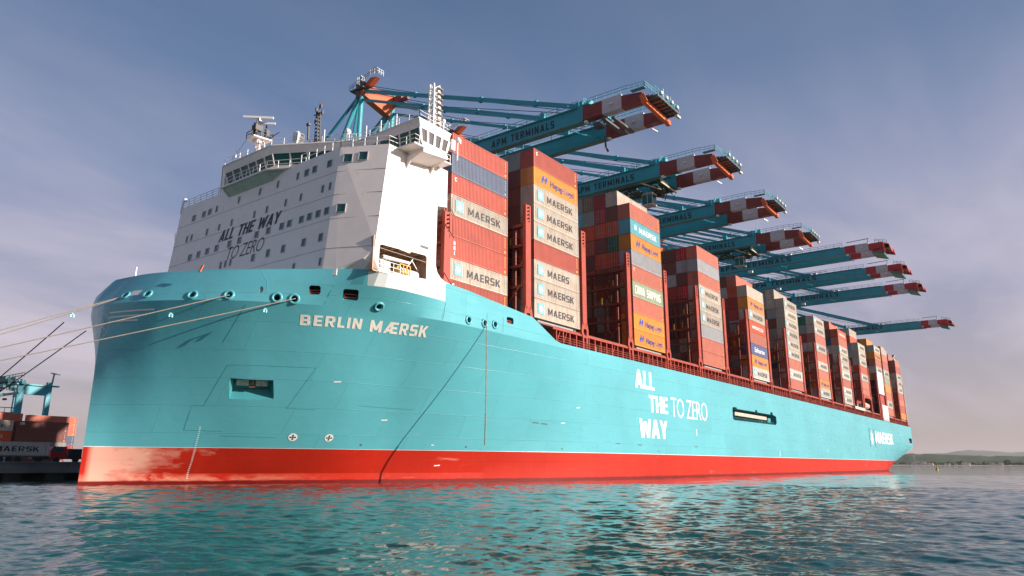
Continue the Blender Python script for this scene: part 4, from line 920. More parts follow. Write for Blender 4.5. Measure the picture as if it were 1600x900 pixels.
# bay index, first row, top z, [(colour, mark) of the outer side from the top], extra inner-row tiers {row:[colours from one tier above]}, inner rows' colours from the top
R_ = random.Random(3)
def rnd(n): return [R_.choice(['brown', 'brown', 'grey', 'maroon', 'ggrey', 'ored', 'cream', 'brown', 'red', 'dteal']) for _ in range(n)]
BLK = [
 (0, 1, 45.86, [('red', 'CAI'), ('navy', None), ('red', 'C'), ('cream', 'M'), ('red', None), ('red', 'V'), ('cream', 'M'), ('red', 'C')], {}, 1),
 (1, 0, 48.6, [('red', 'C'), ('orange', 'H'), ('cream', 'M'), ('cream', 'M'), ('cream', 'M'), ('red', None), ('cream', 'MAERS'), ('cream', 'M'), ('cream', 'M')], {1: (0, ['ggrey', 'brown', 'brown', 'brown'])}, 2),
 (3, 0, 49.0, [('salmon', None), ('lblue', 'MW'), ('orange', 'H'), ('grey', None), ('salmon', 'C'), ('pgreen', 'CS'), ('salmon', None), ('orange', 'H'), ('orange', 'H')],
   {1: (1, ['cream', 'brown', 'ored', 'green', 'ored']), 2: (1, ['maroon', 'maroon', 'ored', 'brown', 'ored']), 3: (1, ['olive', 'ggrey', 'ored', 'ored', 'brown', 'ored']), 4: (1, ['ggrey', 'lblue', 'ored', 'brown'])}, 5),
 (5, 0, 48.4, [('salmon', None), ('grey', None), ('salmon', None), ('cream', 'M'), ('cream', 'M'), ('cream', 'M'), ('grey', None), ('salmon', None), ('salmon', None)],
   {1: (0, ['bred', 'grey', 'brown', 'bred']), 2: (0, ['brown', 'brown', 'grey', 'maroon']), 3: (0, ['brown', 'maroon', 'brown', 'ggrey'])}, 4),
 (7, 0, 45.7, [('cream', None), ('orange', 'H'), ('cream', 'M'), ('ored', 'HS'), ('salmon', None), ('dblue', 'SF'), ('orange', 'H'), ('white', 'M')],
   {1: (1, ['salmon', 'ored', 'maroon', 'maroon', 'grey']), 2: (1, ['brown', 'grey', 'maroon', 'brown']), 3: (0, ['brown', 'grey'])}, 4),
 (9, 0, 48.0, [('cream', 'M')]*6+[('salmon', None), ('white', 'M'), ('salmon', None)], {1: (1, ['cream', 'cream', 'grey', 'brown', 'ggrey']), 2: (1, ['ggrey', 'grey', 'brown'])}, 3),
 (11, 0, 48.0, [('cream', 'M'), ('cream', 'M'), ('salmon', None), ('cream', 'M'), ('salmon', None), ('cream', 'M'), ('salmon', None), ('orange', 'H'), ('white', 'M')], {1: (0, ['green', 'ggrey', 'maroon', 'grey']), 2: (0, ['brown'])}, 3),
 (13, 0, 48.3, [('ored', 'HS'), ('salmon', None), ('cream', 'M'), ('cream', 'M'), ('cream', 'M'), ('white', 'M'), ('salmon', None), ('white', 'M'), ('white', 'M')], {1: (1, ['salmon', 'brown', 'dteal', 'grey'])}, 2),
 (15, 0, 47.6, [('cream', 'M'), ('cream', 'M'), ('cream', 'M'), ('ored', None), ('cream', 'M'), ('salmon', None), ('salmon', None)], {1: (2, ['cream', 'ored', 'grey', 'grey'])}, 2),
 (17, 0, 50.6, [('cream', 'M'), ('orange', 'H'), ('salmon', None), ('cream', 'M'), ('salmon', None)], {1: (1, ['orange', 'ggrey', 'orange']), 2: (1, ['ored', 'dteal']), 3: (1, ['brown'])}, 3),
 (18, 0, 52.0, [('cream', None), ('salmon', None), ('red', None), ('cream', 'M'), ('pgreen', None), ('orange', None), ('salmon', None), ('cream', 'M'), ('salmon', None)], {}, 1),
 (20, 0, 49.4, [('salmon', None), ('red', None), ('cream', 'M'), ('cream', 'M'), ('white', 'M'), ('salmon', None), ('salmon', None), ('red', None), ('orange', None)], {1: (1, ['salmon', 'brown', 'brown']) }, 2)]
MARKTXT = {'M': 'with black lettering and star', 'MW': 'with white lettering', 'MAERS': 'with incomplete black lettering', 'H': 'with blue lettering', 'HS': 'with white lettering', 'SF': 'with slanted white lettering', 'CS': 'with white capital letters', 'CAI': 'with small white letters', 'C': 'with one small letter', 'V': 'with three small letters', None: 'without lettering'}
FILL = [MB() for _ in range(1)]; fillc = ['brown', 'red', 'grey', 'maroon', 'ored', 'cream', 'dteal', 'ggrey']
fill = MB()
for bi, (bay, row0, zt, outer, extra, nrow) in enumerate(BLK):
    x0 = S0+(bay-1)*PITCH+(0 if bay else -.15); nt_ = len(outer); full = 9 if bay not in (7,) else 8
    if bay == 0: p_ = 2.905
    elif nt_ == full: p_ = (zt-ZB)/nt_
    else: p_ = 2.87
    near = bi < 5
    pos = f'{STK[bi]} stack aft of the bridge'
    for ti, (c, mk) in enumerate(outer):
        z = zt-(ti+1)*p_
        container(x0, row0*2.5, z, p_-.07, c, mk, f'{CN[c]} container {MARKTXT[mk]}, {ORD[ti]} tier, {STK[bi]} outer stack behind bridge', 'containers stacked on the ship', near, door=R_.random() < .35)
    if bay in (17, 20, 15):
        for k in range(9-nt_): pass
    for r in range(row0+1, row0+nrow):
        up_, cols = extra.get(r, (0, [])); ztr = zt+up_*p_; tot = int(round((ztr-ZB)/p_)); cols = list(cols)+rnd(tot-len(cols))
        # rows behind: only the tiers the outer stacks leave in view are single containers
        lim = tot if bay in (3, 5) and r < 4 else (6 if bay in (3, 5) else (7 if bay in (7, 9) and r == 1 else 4))
        for ti in range(tot):
            z = ztr-(ti+1)*p_; c = cols[ti]
            if ti < lim and NCON[0] < 286:
                rr = {1: 'second', 2: 'third', 3: 'fourth', 4: 'fifth'}[r-row0]
                container(x0, r*2.5, z, p_-.07, c, None, f'{CN[c]} container end, {ORD[ti]} tier, {rr} row inboard, {STK[bi]} stack behind bridge', 'containers stacked on the ship', near and bi < 4, door=R_.random() < .5)
            else: fill.mat(fillc.index(c) if c in fillc else 0).box((x0+.02, r*2.5, z), (x0+CL-.02, r*2.5+CW, z+p_-.03))
    for r in range(row0+nrow, 21):
        tot = int(round((zt-ZB)/p_))-R_.choice([0, 0, 0, 1])
        for ti in range(tot): fill.mat(R_.randrange(8)).box((x0+.02, r*2.5, ZB+ti*p_), (x0+CL-.02, r*2.5+CW, ZB+(ti+1)*p_-.03))
fill.build('far_row_containers', [M_C[c] for c in fillc], kind='stuff', label='mass of containers in the far rows behind the outer stacks', cat='containers', flip=False)
print('containers', NCON[0])

# ------------------------------------------------------------------ lashing bridges, coaming, deck fittings
def lashing_bridge(x, parent, y0=0., zt=39.0):
    L = empty('lashing_bridge', (x, y0, 22.7), parent=parent)
    mb = MB(); y = y0
    mb.box((x-.62, y-.02, 23.6), (x+.62, y+.55, zt-2.6)); mb.box((x-.62, y-.02, zt-2.6), (x-.30, y+.5, zt)); mb.box((x+.30, y-.02, zt-2.6), (x+.62, y+.5, zt))
    for z in np.arange(zt-2.5, zt, .55): mb.beam((x-.4, y+.1, z), (x+.4, y+.1, z+.3), .13, .3)
    mb.build('outer_post', M_LASH, L)
    mb = MB()
    for s in (-1, 1):
        mb.prism([(x+s*.62, y-.02, 24.2), (x+s*1.0, y-.02, 22.9), (x+s*1.0, y-.02, 22.3), (x+s*.72, y-.02, 21.8), (x+s*.72, y-.02, 19.7), (x+s*.34, y-.02, 19.7), (x+s*.34, y-.02, 22.0), (x+s*.5, y-.02, 22.6), (x+s*.12, y-.02, 23.6)], (0, .5, 0))
    mb.box((x-.62, y, 23.0), (x+.62, y+.48, 23.6)); mb.box((x-.5, y, 21.6), (x+.5, y+.48, 21.9)); mb.build('post_foot', M_LASH, L)
    for r in range(1, 5):
        mb = MB(); yy = r*2.5-.03; mb.box((x-.35, yy-.12, 22.6), (x-.1, yy+.12, 36.2)); mb.box((x+.1, yy-.12, 22.6), (x+.35, yy+.12, 36.2)); mb.build('column', M_LASHD, L)
    for z in (26.9, 29.9, 32.9, 35.9):
        mb = MB(); mb.box((x-.66, y+.55, z), (x+.66, 52.3, z+.16)); mb.box((x-.68, y+.55, z-.18), (x-.6, 52.3, z+.22)); mb.rail([(x-.62, y+.6, z+.16), (x-.62, 13, z+.16)], 1.05, 2.5, .03, (1, .5)); mb.build('walkway', M_LASHD, L)
    mb = MB()
    for r in range(5, 21): mb.box((x-.35, r*2.5-.15, 22.6), (x+.35, r*2.5+.1, 36.2))
    for r in range(0, 5):
        for z in (23.5, 29.9, 32.9): mb.beam((x-.5, r*2.5+.4, z+.2), (x-.5, r*2.5+2.2, z+2.8), .08)
        for k in range(3): mb.beam((x-.62, r*2.5+.5+.25*k, 30.2+3*(k % 2)), (x-.62, r*2.5+.5+.25*k, 32.6+3*(k % 2)), .05)
    mb.build('lattice', M_LASHD, L)
    mb = MB(); mb.beam((x-.9, y+4.3, 23.1), (x-.7, y+1.0, 26.9), .14); mb.beam((x-.95, y+4.0, 23.0), (x-1.1, y+5.2, 23.0), .18); mb.build('lashing_rod', M_LASH, L)
    mb = MB(); mb.cbox((x-.55, y+5.2, 30.7), (.1, .25, 1.3)); mb.cbox((x-.55, y+3.2, 31.0), (.1, .2, 1.2)); mb.cbox((x-.55, y+2.8, 33.8), (.1, .2, 1.0)); mb.build('hose_box', M_YEL, L)
    return L
first = lashing_bridge(S0-1.45, SHIP)
for k in range(1, 21): c = copy_tree(first, SHIP); c.location.x += k*PITCH
lashing_bridge(S0-PITCH-1.3, SHIP, 1.9, 34.0)
mb = MB(); mb.box((78, 1.7, 19.6), (386, 2.0, 22.2)); mb.box((78, .25, 22.05), (386, 1.8, 22.25)); mb.box((78, 50.6, 19.6), (386, 50.9, 22.2)); mb.box((66, 2.6, 19.6), (78, 2.9, 25)); mb.build('hatch_coaming', M_LASHD, SHIP)
mb = MB(); xx = 87.0
R2 = random.Random(9)
while xx < 386:
    mb.box((xx, .2, 19.7), (xx+.22, 1.7, 22.1)); q = R2.random()
    if q < .35: mb.box((xx+.5, .9, 19.8), (xx+1.1, 1.5, 20.6+R2.random()))
    elif q < .6: mb.beam((xx+.3, .4, 19.8), (xx+1.4, .4, 22.0), .12)
    xx += 1.85
mb.box((86, .1, 21.75), (386, .3, 22.06)); mb.build('passage_bracket', M_LASH, SHIP)
mb = MB(); mb.rail([(86.6, -.33, 19.72), (386, -.33, 19.72)], 1.05, 1.5, .035, (1, .66, .33)); mb.build('deck_railing', M_LASH, SHIP)
mb = MB()
xx = 88.
while xx < 380: mb.cbox((xx, 1.2, 20.3), (.5, .5, .8)); mb.tube([(xx+1, .9, 20), (xx+1, .9, 20.9)], .16, 6); xx += R2.uniform(3, 7)
mb.build('deck_fitting', M_GREY, SHIP)
mb = MB()
for (bay, row0, zt, outer, extra, nrow) in BLK[1:]:
    x0 = S0+(bay-1)*PITCH; mb.box((x0-.2, .9, 22.26), (x0+CL+.2, 51, 22.66)); mb.box((x0+1.2, .3, 22.26), (x0+CL-1.5, .8, 22.5))
mb.build('hatch_cover', M_GREY, SHIP)
# stern block: engine casing and funnel, storage box and white frame near the stern
mb = MB(); mb.prism([(378.5, .7, 19.7), (391.0, .7, 19.7), (387.8, .7, 40), (384, .7, 43), (378.5, .7, 43)], (0, 50, 0)); ST = mb.build('engine_casing', paint('casing_grey', (.24, .22, .23), .6), SHIP)
mb = MB(); mb.prism([(379, 2, 43), (386, 2, 43), (384.5, 2, 51.5), (380, 2, 51.5)], (0, 12, 0)); FN = mb.build('funnel', paint('funnel_pale_teal', (.40, .52, .48), .5), SHIP)
mb = MB(); mb.tube([(381.5, 3, 51.4), (383, 2.4, 53.4)], .7, 10); mb.tube([(384.2, 3, 47), (387.5, 2.2, 51.8)], .5, 8); mb.build('exhaust_pipe', M_GREYDK, FN)
mb = MB(); mb.rail([(386, 1, 43), (387.4, 1, 41)], 1.2, 1, .06); mb.rail([(384, 1, 43), (384, 8, 43)], 1.2, 1.5, .06); mb.build('railing', M_HWHITE, ST)
mb = MB(); x0 = S0+16*PITCH; mb.box((x0-.3, -.25, 34.2), (x0+12.6, .4, 39.4))
for a in (x0-.3, x0+11.6): mb.box((a, -.25, 20), (a+1.0, .4, 34.3))
mb.box((x0+1, .3, 21), (x0+11.6, .6, 34.3)); mb.build('stair_housing', M_LASH, SHIP)
mb = MB(); mb.box((x0-1.3, -.3, 30.5), (x0+9.5, 0, 39.6)); mb.box((x0+2, -.3, 19.9), (x0+13.5, 0, 26.3)); mb.build('white_housing', M_HWHITE, SHIP)
x0 = S0+14*PITCH
mb = MB(); mb.prism([(x0-.8, -.2, 22), (x0-.8, -.2, 27.4), (x0+.2, -.2, 28.0), (x0+12, -.2, 28.0), (x0+13, -.2, 27.2), (x0+13, -.2, 22), (x0+12.2, -.2, 22), (x0+12.2, -.2, 26.2), (x0+10.5, -.2, 26.9), (x0+2, -.2, 26.9), (x0+.4, -.2, 26.2), (x0+.4, -.2, 22)], (0, .6, 0)); mb.build('boat_davit', M_LASH, SHIP)
mb = MB(); mb.tube([(x0+3, 1.2, 24.2), (x0+6.5, .9, 24.2), (x0+10, 1.2, 24.2)], 1.1, 10); mb.build('rescue_boat', paint('boat_cream', (.6, .42, .33), .5), SHIP)
mb = MB(); mb.beam((S0+13*PITCH-3, -.1, 22.1), (S0+14*PITCH-2.0, -.1, 22.1), .9, 1.0); mb.build('gangway', paint('gangway_pale', (.52, .42, .38), .6), SHIP)

# ------------------------------------------------------------------ mooring lines and the hanging rope
def sagline(name, a, b, sag, r, mat, label, group=None, n=26):
    a, b = Vector(a), Vector(b); mb = MB(); mb.tube([a.lerp(b, i/n)-Vector((0, 0, sag*4*(i/n)*(1-i/n))) for i in range(n+1)], r, 6)
    return mb.build(name, mat, label=label, cat='rope', group=group)
sagline('mooring_line', (36.1, 24.2, 20.55), (-1.8, 58.4, 2.9), .3, .05, M_ROPE, 'cream mooring line from the foremost bow opening, uppermost of the pale lines', 'mooring lines at the bow')
sagline('mooring_line', (36.1, 24.2, 20.5), (1.2, 58.4, 2.9), .45, .05, M_ROPE, 'cream mooring line from the foremost bow opening, running just under its twin', 'mooring lines at the bow')
sagline('mooring_line', (41.3, 11.6, 19.95), (-1.9, 58.4, 2.9), .2, .055, M_ROPE, 'pale mooring line from the fourth round bow opening, the middle of three', 'mooring lines at the bow')
sagline('mooring_line', (45.9, 6.4, 19.7), (-1.0, 58.4, 2.9), .2, .055, M_ROPE, 'pale mooring line from the sixth round bow opening, lowest and longest of three', 'mooring lines at the bow')
sagline('mooring_line', (38, 44, 20.2), (27.5, 58.4, 2.9), .2, .07, M_ROPED, 'dark mooring line leading to the quay, upper of the two behind the stem', 'mooring lines at the bow')
sagline('mooring_line', (42, 47, 20), (27.5, 58.6, 2.9), .2, .07, M_ROPED, 'dark mooring line leading to the quay, lower of the two behind the stem', 'mooring lines at the bow')
for p, lab in (((39.2, 20.4, 16.9), 'small cyan rope tag hanging on the uppermost bow line'),): pass
def rope_tag(p, label):
    mb = MB(); x, y, z = p; mb.box((x, y, z-.42), (x+.14, y+.02, z)); mb.box((x+.3, y, z-.42), (x+.44, y+.02, z)); mb.box((x, y, z-.1), (x+.44, y+.02, z+.02)); mb.build('rope_tag', paint('cyan_tag', (.2, .62, .66), .5), label=label, cat='tag', group='tags on the mooring lines')
rope_tag((31.6, 25.6, 18.1), 'small cyan tag on the foremost mooring line, left of the stem')
rope_tag((36.6, 14.6, 17.6), 'small cyan tag in front of the bow under the middle mooring line')
rope_tag((43.2, 8.0, 18.4), 'small cyan tag on the lowest mooring line near its hull opening')
p, n = surf(69.58, 19.94); mb = MB(); mb.tube([p-n*.5, p+n*.25, p+n*.35-Vector((0, 0, .4)), Vector((69.5, -.85, 16)), Vector((69.5, -.85, 10.5)), Vector((69.4, -.85, 4.75))], .06, 6); mb.tube([(69.5, -.85, 8.5), (69.4, -.85, 4.75)], .10, 6)
mb.build('hanging_rope', paint('hanging_rope_brown', (.30, .23, .18), .8, .4, scale=4), label='weathered rope hanging straight down the teal hull from a round opening', cat='rope')

# ------------------------------------------------------------------ CRANES
def girder(P, name, x0, w, y0, y1, z0, h, mat, under, h1=None):
    """box girder along Y from y0 (landward) to y1; bottom plate its own tone; h1 = height at the outer end"""
    h1 = h if h1 is None else h1; mb = MB(); mb.mat(0)
    a = [(x0, y0, z0+.05), (x0+w, y0, z0+.05), (x0+w, y0, z0+h), (x0, y0, z0+h)]; b = [(x0, y1, z0+.05), (x0+w, y1, z0+.05), (x0+w, y1, z0+h1), (x0, y1, z0+h1)]
    mb.hexa([a[0], a[1], a[2], a[3], b[0], b[1], b[2], b[3]])
    mb.mat(1).box((x0-.12, y1, z0), (x0+w+.1, y0, z0+.05)); mb.mat(0).box((x0-.03, y1, z0+h*.33), (x0, y0, z0+h*.33+.05))
    return mb.build(name, [mat, under], P)
CR_LAB = ['first quayside crane counting from the bow, its tall apex standing behind the bridge', 'second quayside crane from the bow, with a dark trolley and cab near its outer boom', 'third quayside crane from the bow, twin boom over the fourth container stack', 'fourth quayside crane from the bow, last one with the wide platform at its tip', 'fifth quayside crane from the bow, its full name in large letters, bright red bands', 'sixth quayside crane from the bow, slim boom ending in a red wedge', 'seventh quayside crane from the bow, just above the eighth container stack', 'eighth quayside crane, farthest and standing apart toward the stern']
M_CRLAB = 'gantry cranes along the quay'
def crane(i, x, kind):
    P = empty('gantry_crane', (x, 59, 2.6), CR_LAB[i], 'crane', M_CRLAB)
    A = kind == 'A'; zb = 60.0 if A else 61.85; h = 2.75 if A else 2.3; w = 1.25; dx = 8.1 if A else 7.0
    yb, s1, s2, yt = (1.45, -2.4, -6.1, -9.9) if A else (-14.0, -16.9, -20.3, -23.4)
    RED = M_CRR if A else M_CRR2
    for k in (0, 1):
        X = x+k*dx
        g = girder(P, 'boom_girder', X, w, 96, yb, zb, h, M_CRT, M_CRU)
        girder(g, 'red_band', X, w, yb, s1, zb+.2, h-.15 if A else h-.1, RED, RED); girder(g, 'white_band', X, w, s1, s2, zb+.2, h-.1, M_CRW, M_CRW)
        girder(g, 'red_band', X, w, s2, yt, zb+.2, h-.45, RED, RED, 1.75 if A else 1.9)
        mb = MB(); mb.cbox((X-.15, (s1+s2)/2, zb+h*.55), (.5, .5, .3)); mb.cbox((X+.2, yb-.6, zb-.2), (.7, .5, .4)); mb.build('floodlight', M_HWHITE, g)
        mb = MB(); mb.rail([(X-.4, 60, zb+h+.02), (X-.4, yb+.5, zb+h+.02)], 1.1, 2.2, .05, (1, .5)); mb.rail([(X-.4, yb-1.5, zb+h), (X-.4, s2-1.5, zb+h)] if A else [(X-.2, 30, zb+h), (X-.2, yb+12, zb+h)], 1.0, 1.6, .05, (1, .5)); mb.box((X-.5, yb+1, zb+h-.02), (X+.1, 60, zb+h+.06)); mb.build('railing', M_CRTL if A else M_CRT, g)
        if A: mb = MB(); mb.prism([(X-.02, yb+.02, zb+h-.2), (X-.02, yb+2.6, zb+h-.2), (X-.02, yb+2.2, zb+h+.5), (X-.02, yb+1.6, zb+h+.6), (X-.02, yb+1.4, zb+h+1.2), (X-.02, yb+.02, zb+h+1.2)], (w, 0, 0))
        else: mb = MB(); mb.prism([(X-.02, 2.5, zb+h-.2), (X-.02, 8.5, zb+h-.2), (X-.02, 6.5, zb+h+.9), (X-.02, 3.2, zb+h+.9)], (w, 0, 0))
        yy = 9.5 if A else 16.5
        mb.prism([(X-.02, yy, zb+h-.1), (X-.02, yy+1.0, zb+h-.1), (X-.02, yy+1.0, zb+h+1.3), (X-.02, yy+.6, zb+h+1.8), (X-.02, yy, zb+h+1.3)], (w*.6, 0, 0)); mb.build('stay_bracket', M_CRT, g)
    if A: letter(P, 'APM TERMINALS', 0, 14.3, 0, 1.45, 0, M_BLET, dict(a=.24, b=.19, space=.26)).location = Vector((x-.05, 21.6, zb+.55))-P.location; P.children[-1].rotation_euler = (0, 0, R(-90))
    else: letter(P, 'APM TERMINALS', 0, 22.1, 0, 1.42, 0, M_BLET, dict(a=.24, b=.19, space=.26)).location = Vector((x-.05, 23.4, zb+.55))-P.location; P.children[-1].rotation_euler = (0, 0, R(-90))
    # ties between the girders
    mb = MB()
    for yy in ((52, 30) if A else (52, 28)): mb.box((x+w, yy, zb+1.0), (x+dx, yy+.8, zb+1.9)); mb.box((x+w+.05, yy+.1, zb+1.9), (x+w+.3, yy+.5, zb+h+1.0))
    mb.tube([(x+w, 6, zb+.5), (x+dx*.5, 4, zb-.1), (x+dx, 3, zb+.6)], .12, 6); mb.build('cross_tie', M_CRT, P)
    if A:
        mb = MB(); mb.beam((x-.3, yt-.1, zb+1.3), (x-.3, yt-.7, zb-.3), .35, .9); mb.beam((x-.4, yt-.3, zb+.3), (x+dx+1.4, yt-.3, zb-.1), .7, .85); mb.build('tip_beam', M_CRO if i < 4 else RED, P)
        mb = MB()
        for k, yy in enumerate((-10.4, -11.0, -11.6, -12.2)): mb.box((x-.4+k*.3, yy-.28, zb+.7), (x+dx+.9, yy+.28, zb+1.0))
        for xx in np.arange(x+.5, x+dx+1, 1.3): mb.box((xx, -12.5, zb+.5), (xx+.12, -10.3, zb+.7))
        mb.build('tip_platform', M_GREYDK, P)
        mb = MB(); mb.beam((x+2.4, yt-.5, zb+.6), (x+2.4, -12.0, zb+.7), .18); mb.beam((x+5.0, yt-.5, zb+.6), (x+5.0, -12.0, zb+.7), .18); mb.beam((x+2.4, -12.0, zb+.7), (x+5.0, -12.0, zb+.7), .18); mb.beam((x+3.7, -10.4, zb+.6), (x+3.7, -12.0, zb+.7), .14); mb.build('tip_frame', M_CRO, P)
        mb = MB(); mb.rail([(x-.4, s2-1.5, zb+h-.1), (x-.4, -10.6, zb+h-.2), (x+dx+.8, -12.3, zb+1.1)], .95, 1.0, .045, (1, .5)); mb.box((x-.6, -10.6, zb+h-.3), (x+.3, s2-2, zb+h-.2)); mb.rail([(x-.4, -12.4, zb+1.0), (x+dx+.9, -12.4, zb+1.0)], 1.0, 1.0, .045, (1, .5)); mb.build('railing', M_CRTL, P)
        mb = MB()
        for xx in (x+1.5, x+3.5, x+5.5, x+7.6): mb.cbox((xx, -12.6, zb+1.5), (.6, .45, .5))
        mb.beam((x+3, -12.3, zb+1.0), (x+3, -12.3, zb+3.0), .12); mb.tube([(x+5.8, -12.3, zb+1.0), (x+5.8, -12.3, zb+2.8)], .06, 5); mb.cbox((x+dx+.4, -12.3, zb+.2), (1.3, .5, .35)); mb.beam((x+dx+1.0, s2-1, zb-.2), (x+dx+2.0, s2-1.6, zb-.6), .22); mb.build('floodlight', M_HWHITE, P)
        mb = MB(); mb.rail([(x, yb-.2, zb+h+.7), (x+dx, yb-.2, zb+h+.7)], 1.0, 1.2, .06, (1, .5)); mb.box((x, yb-1.4, zb+h+.3), (x+dx, yb-.1, zb+h+.6)); mb.cbox((x+1.6, yb-.6, zb+h+1.2), (1.0, .8, .9)); mb.cbox((x+4, yb-.6, zb+h+1.0), (1.0, .8, .7)); mb.build('sheave_platform', M_CRTL, P)
    else:
        mb = MB()
        for k in (0, 1): X = x+k*dx; mb.hexa([(X, yt, zb+.4), (X+w, yt, zb+.4), (X+w, yt, zb+2.2), (X, yt, zb+2.2), (X, -25.9, zb-.3), (X+w, -25.9, zb-.3), (X+w, -25.6, zb+1.2), (X, -25.6, zb+1.2)])
        mb.box((x, -25.5, zb+.2), (x+dx+w, -24.6, zb+1.1)); mb.build('tip_wedge', RED, P)
        mb = MB(); mb.hexa([(x-.1, -21.0, zb-.6), (x+dx, -21.0, zb-.6), (x+dx, -24.2, zb-1.6), (x-.1, -24.2, zb-1.6), (x-.1, -21.0, zb-.1), (x+dx, -21.0, zb-.1), (x+dx, -24.2, zb-1.0), (x-.1, -24.2, zb-1.0)]); mb.build('tip_platform', paint('platform_green', (.03, .17, .14), .5), P)
        mb = MB(); mb.beam((x-.2, -24.4, zb-.9), (x-.2, -24.2, zb+1.5), .3, .8); mb.build('tip_beam', M_CRO, P)
        mb = MB(); mb.beam((x+1, -20.0, zb+h), (x+1, -20.2, zb+h+1.6), .12); mb.beam((x+1, -14.5, zb+h+1.4), (x+1, -20.4, zb+h+1.6), .16); mb.rail([(x+.5, -22, zb+2.3), (x+.5, -25, zb+1.5)], 1.0, 1.0, .05); mb.build('tip_mast', M_GREYDK, P)
        mb = MB(); mb.cbox((x+.5, 1.6, zb+h+.4), (1.2, 1.0, .7)); mb.cbox((x+1, 14, zb-.5), (1.2, 1.2, .7)); mb.build('floodlight', M_HWHITE, P)
    # A-frame, apex and stays
    AZ = 85.6
    mb = MB()
    for k in (0, 1):
        X = x+.7+k*dx
        mb.beam((X, 59, 2.6), (X, 59, zb), 1.6, 1.9); mb.beam((X, 89, 2.6), (X, 89, zb), 1.5, 1.8)
        mb.beam((X-4 if k == 0 else X+4, 59, 2.6), (X, 59, 24), 1.3); mb.beam((X-4 if k == 0 else X+4, 89, 2.6), (X, 89, 24), 1.3)
    mb.box((x-4, 58.4, 3.4), (x+dx+6, 59.8, 5.0)); mb.box((x-4, 88.3, 3.4), (x+dx+6, 89.7, 5.0)); mb.box((x+.2, 59, 22), (x+1.4, 89, 24)); mb.box((x+dx, 59, 22), (x+dx+1.4, 89, 24)); mb.box((x, 58.4, 22), (x+dx+1.4, 59.8, 24.5))
    mb.build('leg_frame', M_CRT, P)
    for k in (0, 1):
        X = x+.3+k*dx; ya = 60.2 if k == 0 else 58.6; za = AZ-.8 if k == 0 else AZ-1.5
        mb = MB(); mb.tube([(X, ya, za), (X, ya+.3, zb+2)], .62 if k else .52, 10); mb.tube([(X, ya+.6, za), (X, ya+13, zb+2)], .52, 8); mb.build('a_frame_leg', M_CRTL, P)
        mb = MB(); mb.tube([(X, ya+.5, za), (X, ya+33, zb+2)], .38, 6); mb.tube([(X, ya+.5, za), (X+(dx*.5 if k == 0 else -dx*.5), ya+9, zb+6)], .3, 6); mb.build('back_stay', M_CRT, P)
        y1, y2 = (3.0, 10.6) if A else (5.0, 17.0); ze = zb+h
        mb = MB(); mb.beam((X, ya-.3, za+.6), (X, y1, ze+.7), .55, .75); mb.beam((X+.3, ya, za+1.8), (X+.3, 32, 74.4 if A else 74.8), .16)
        for f in (.3, .62, .85): q = Vector((X, ya-.3, za+.6)).lerp(Vector((X, y1, ze+.7)), f); mb.cbox(q, (.75, .9, .95))
        mb.build('forestay', M_CRT, P)
        mb = MB(); mb.beam((X, ya+.2, za-1.4), (X, y2, ze+.9), .40, .55)
        for f in (.4, .7): q = Vector((X, ya+.2, za-1.4)).lerp(Vector((X, y2, ze+.9)), f); mb.cbox(q, (.6, .8, .75))
        mb.build('forestay', M_CRT, P)
        mb = MB(); mb.tube([(X+.5, ya, za+2.5), (X+.5, 34, 75.5), (X+.5, 6, ze+1.2)], .07, 4); mb.tube([(X+.9, ya, za+1.0), (X+.9, 34, 73.6), (X+.9, 6, ze+.8)], .07, 4); mb.build('hoist_wire', M_BLACK, P)
    mb = MB(); mb.hexa([(x-.3, 59.2, AZ-1.2), (x+dx+.5, 58.6, AZ-4.0), (x+dx+.5, 60.4, AZ-4.0), (x-.3, 61, AZ-1.2), (x-.3, 58.2, AZ+1.0), (x+dx+.5, 57.2, AZ+.6), (x+dx+.5, 59, AZ+.6), (x-.3, 60, AZ+1.0)])
    mb.hexa([(x-.3, 57.2, AZ+.2), (x+.9, 57, AZ+.1), (x+.9, 59, AZ+.1), (x-.3, 59.4, AZ+.2), (x-.3, 54.8, AZ+1.5), (x+.9, 54.8, AZ+1.5), (x+.9, 56.6, AZ+1.9), (x-.3, 56.8, AZ+1.9)]); mb.build('apex_beam', M_CRO, P)
    mb = MB(); mb.box((x-1.2, 58.2, AZ-.2), (x+.6, 62.6, AZ+.05)); mb.rail([(x-1.2, 62.6, AZ), (x-1.2, 54, AZ+1.9)], 1.2, 1.1, .05, (1, .5)); mb.cbox((x-.2, 60.6, AZ-.3), (1.0, .9, 3.4)); mb.cbox((x-.4, 58.8, AZ+.9), (1.4, 1.0, .9)); mb.build('apex_platform', M_GREYDK, P)
    mb = MB(); mb.rail([(x-.6, 60.9, AZ+1.4), (x-.6, 59.8, AZ+1.4), (x+.4, 59.8, AZ+1.4)], 1.9, .5, .06, (1, .5)); mb.rail([(x-.8, 56.4, AZ+2.2), (x-.8, 54.2, AZ+2.0), (x+1.2, 54.2, AZ+2.0)], 1.3, .7, .05, (1, .5)); mb.rail([(x+dx, 57, AZ+.8), (x+dx, 59, AZ+.8)], 1.3, .7, .05, (1, .5)); mb.build('apex_railing', M_HWHITE, P)
    mb = MB(); mb.box((x+dx-.6, 54.8, AZ-1.0), (x+dx+1.2, 57.4, AZ+.6)); mb.cbox((x+dx, 53.8, AZ-.6), (.8, 1.6, .8)); mb.build('sheave_block', M_CRR, P)
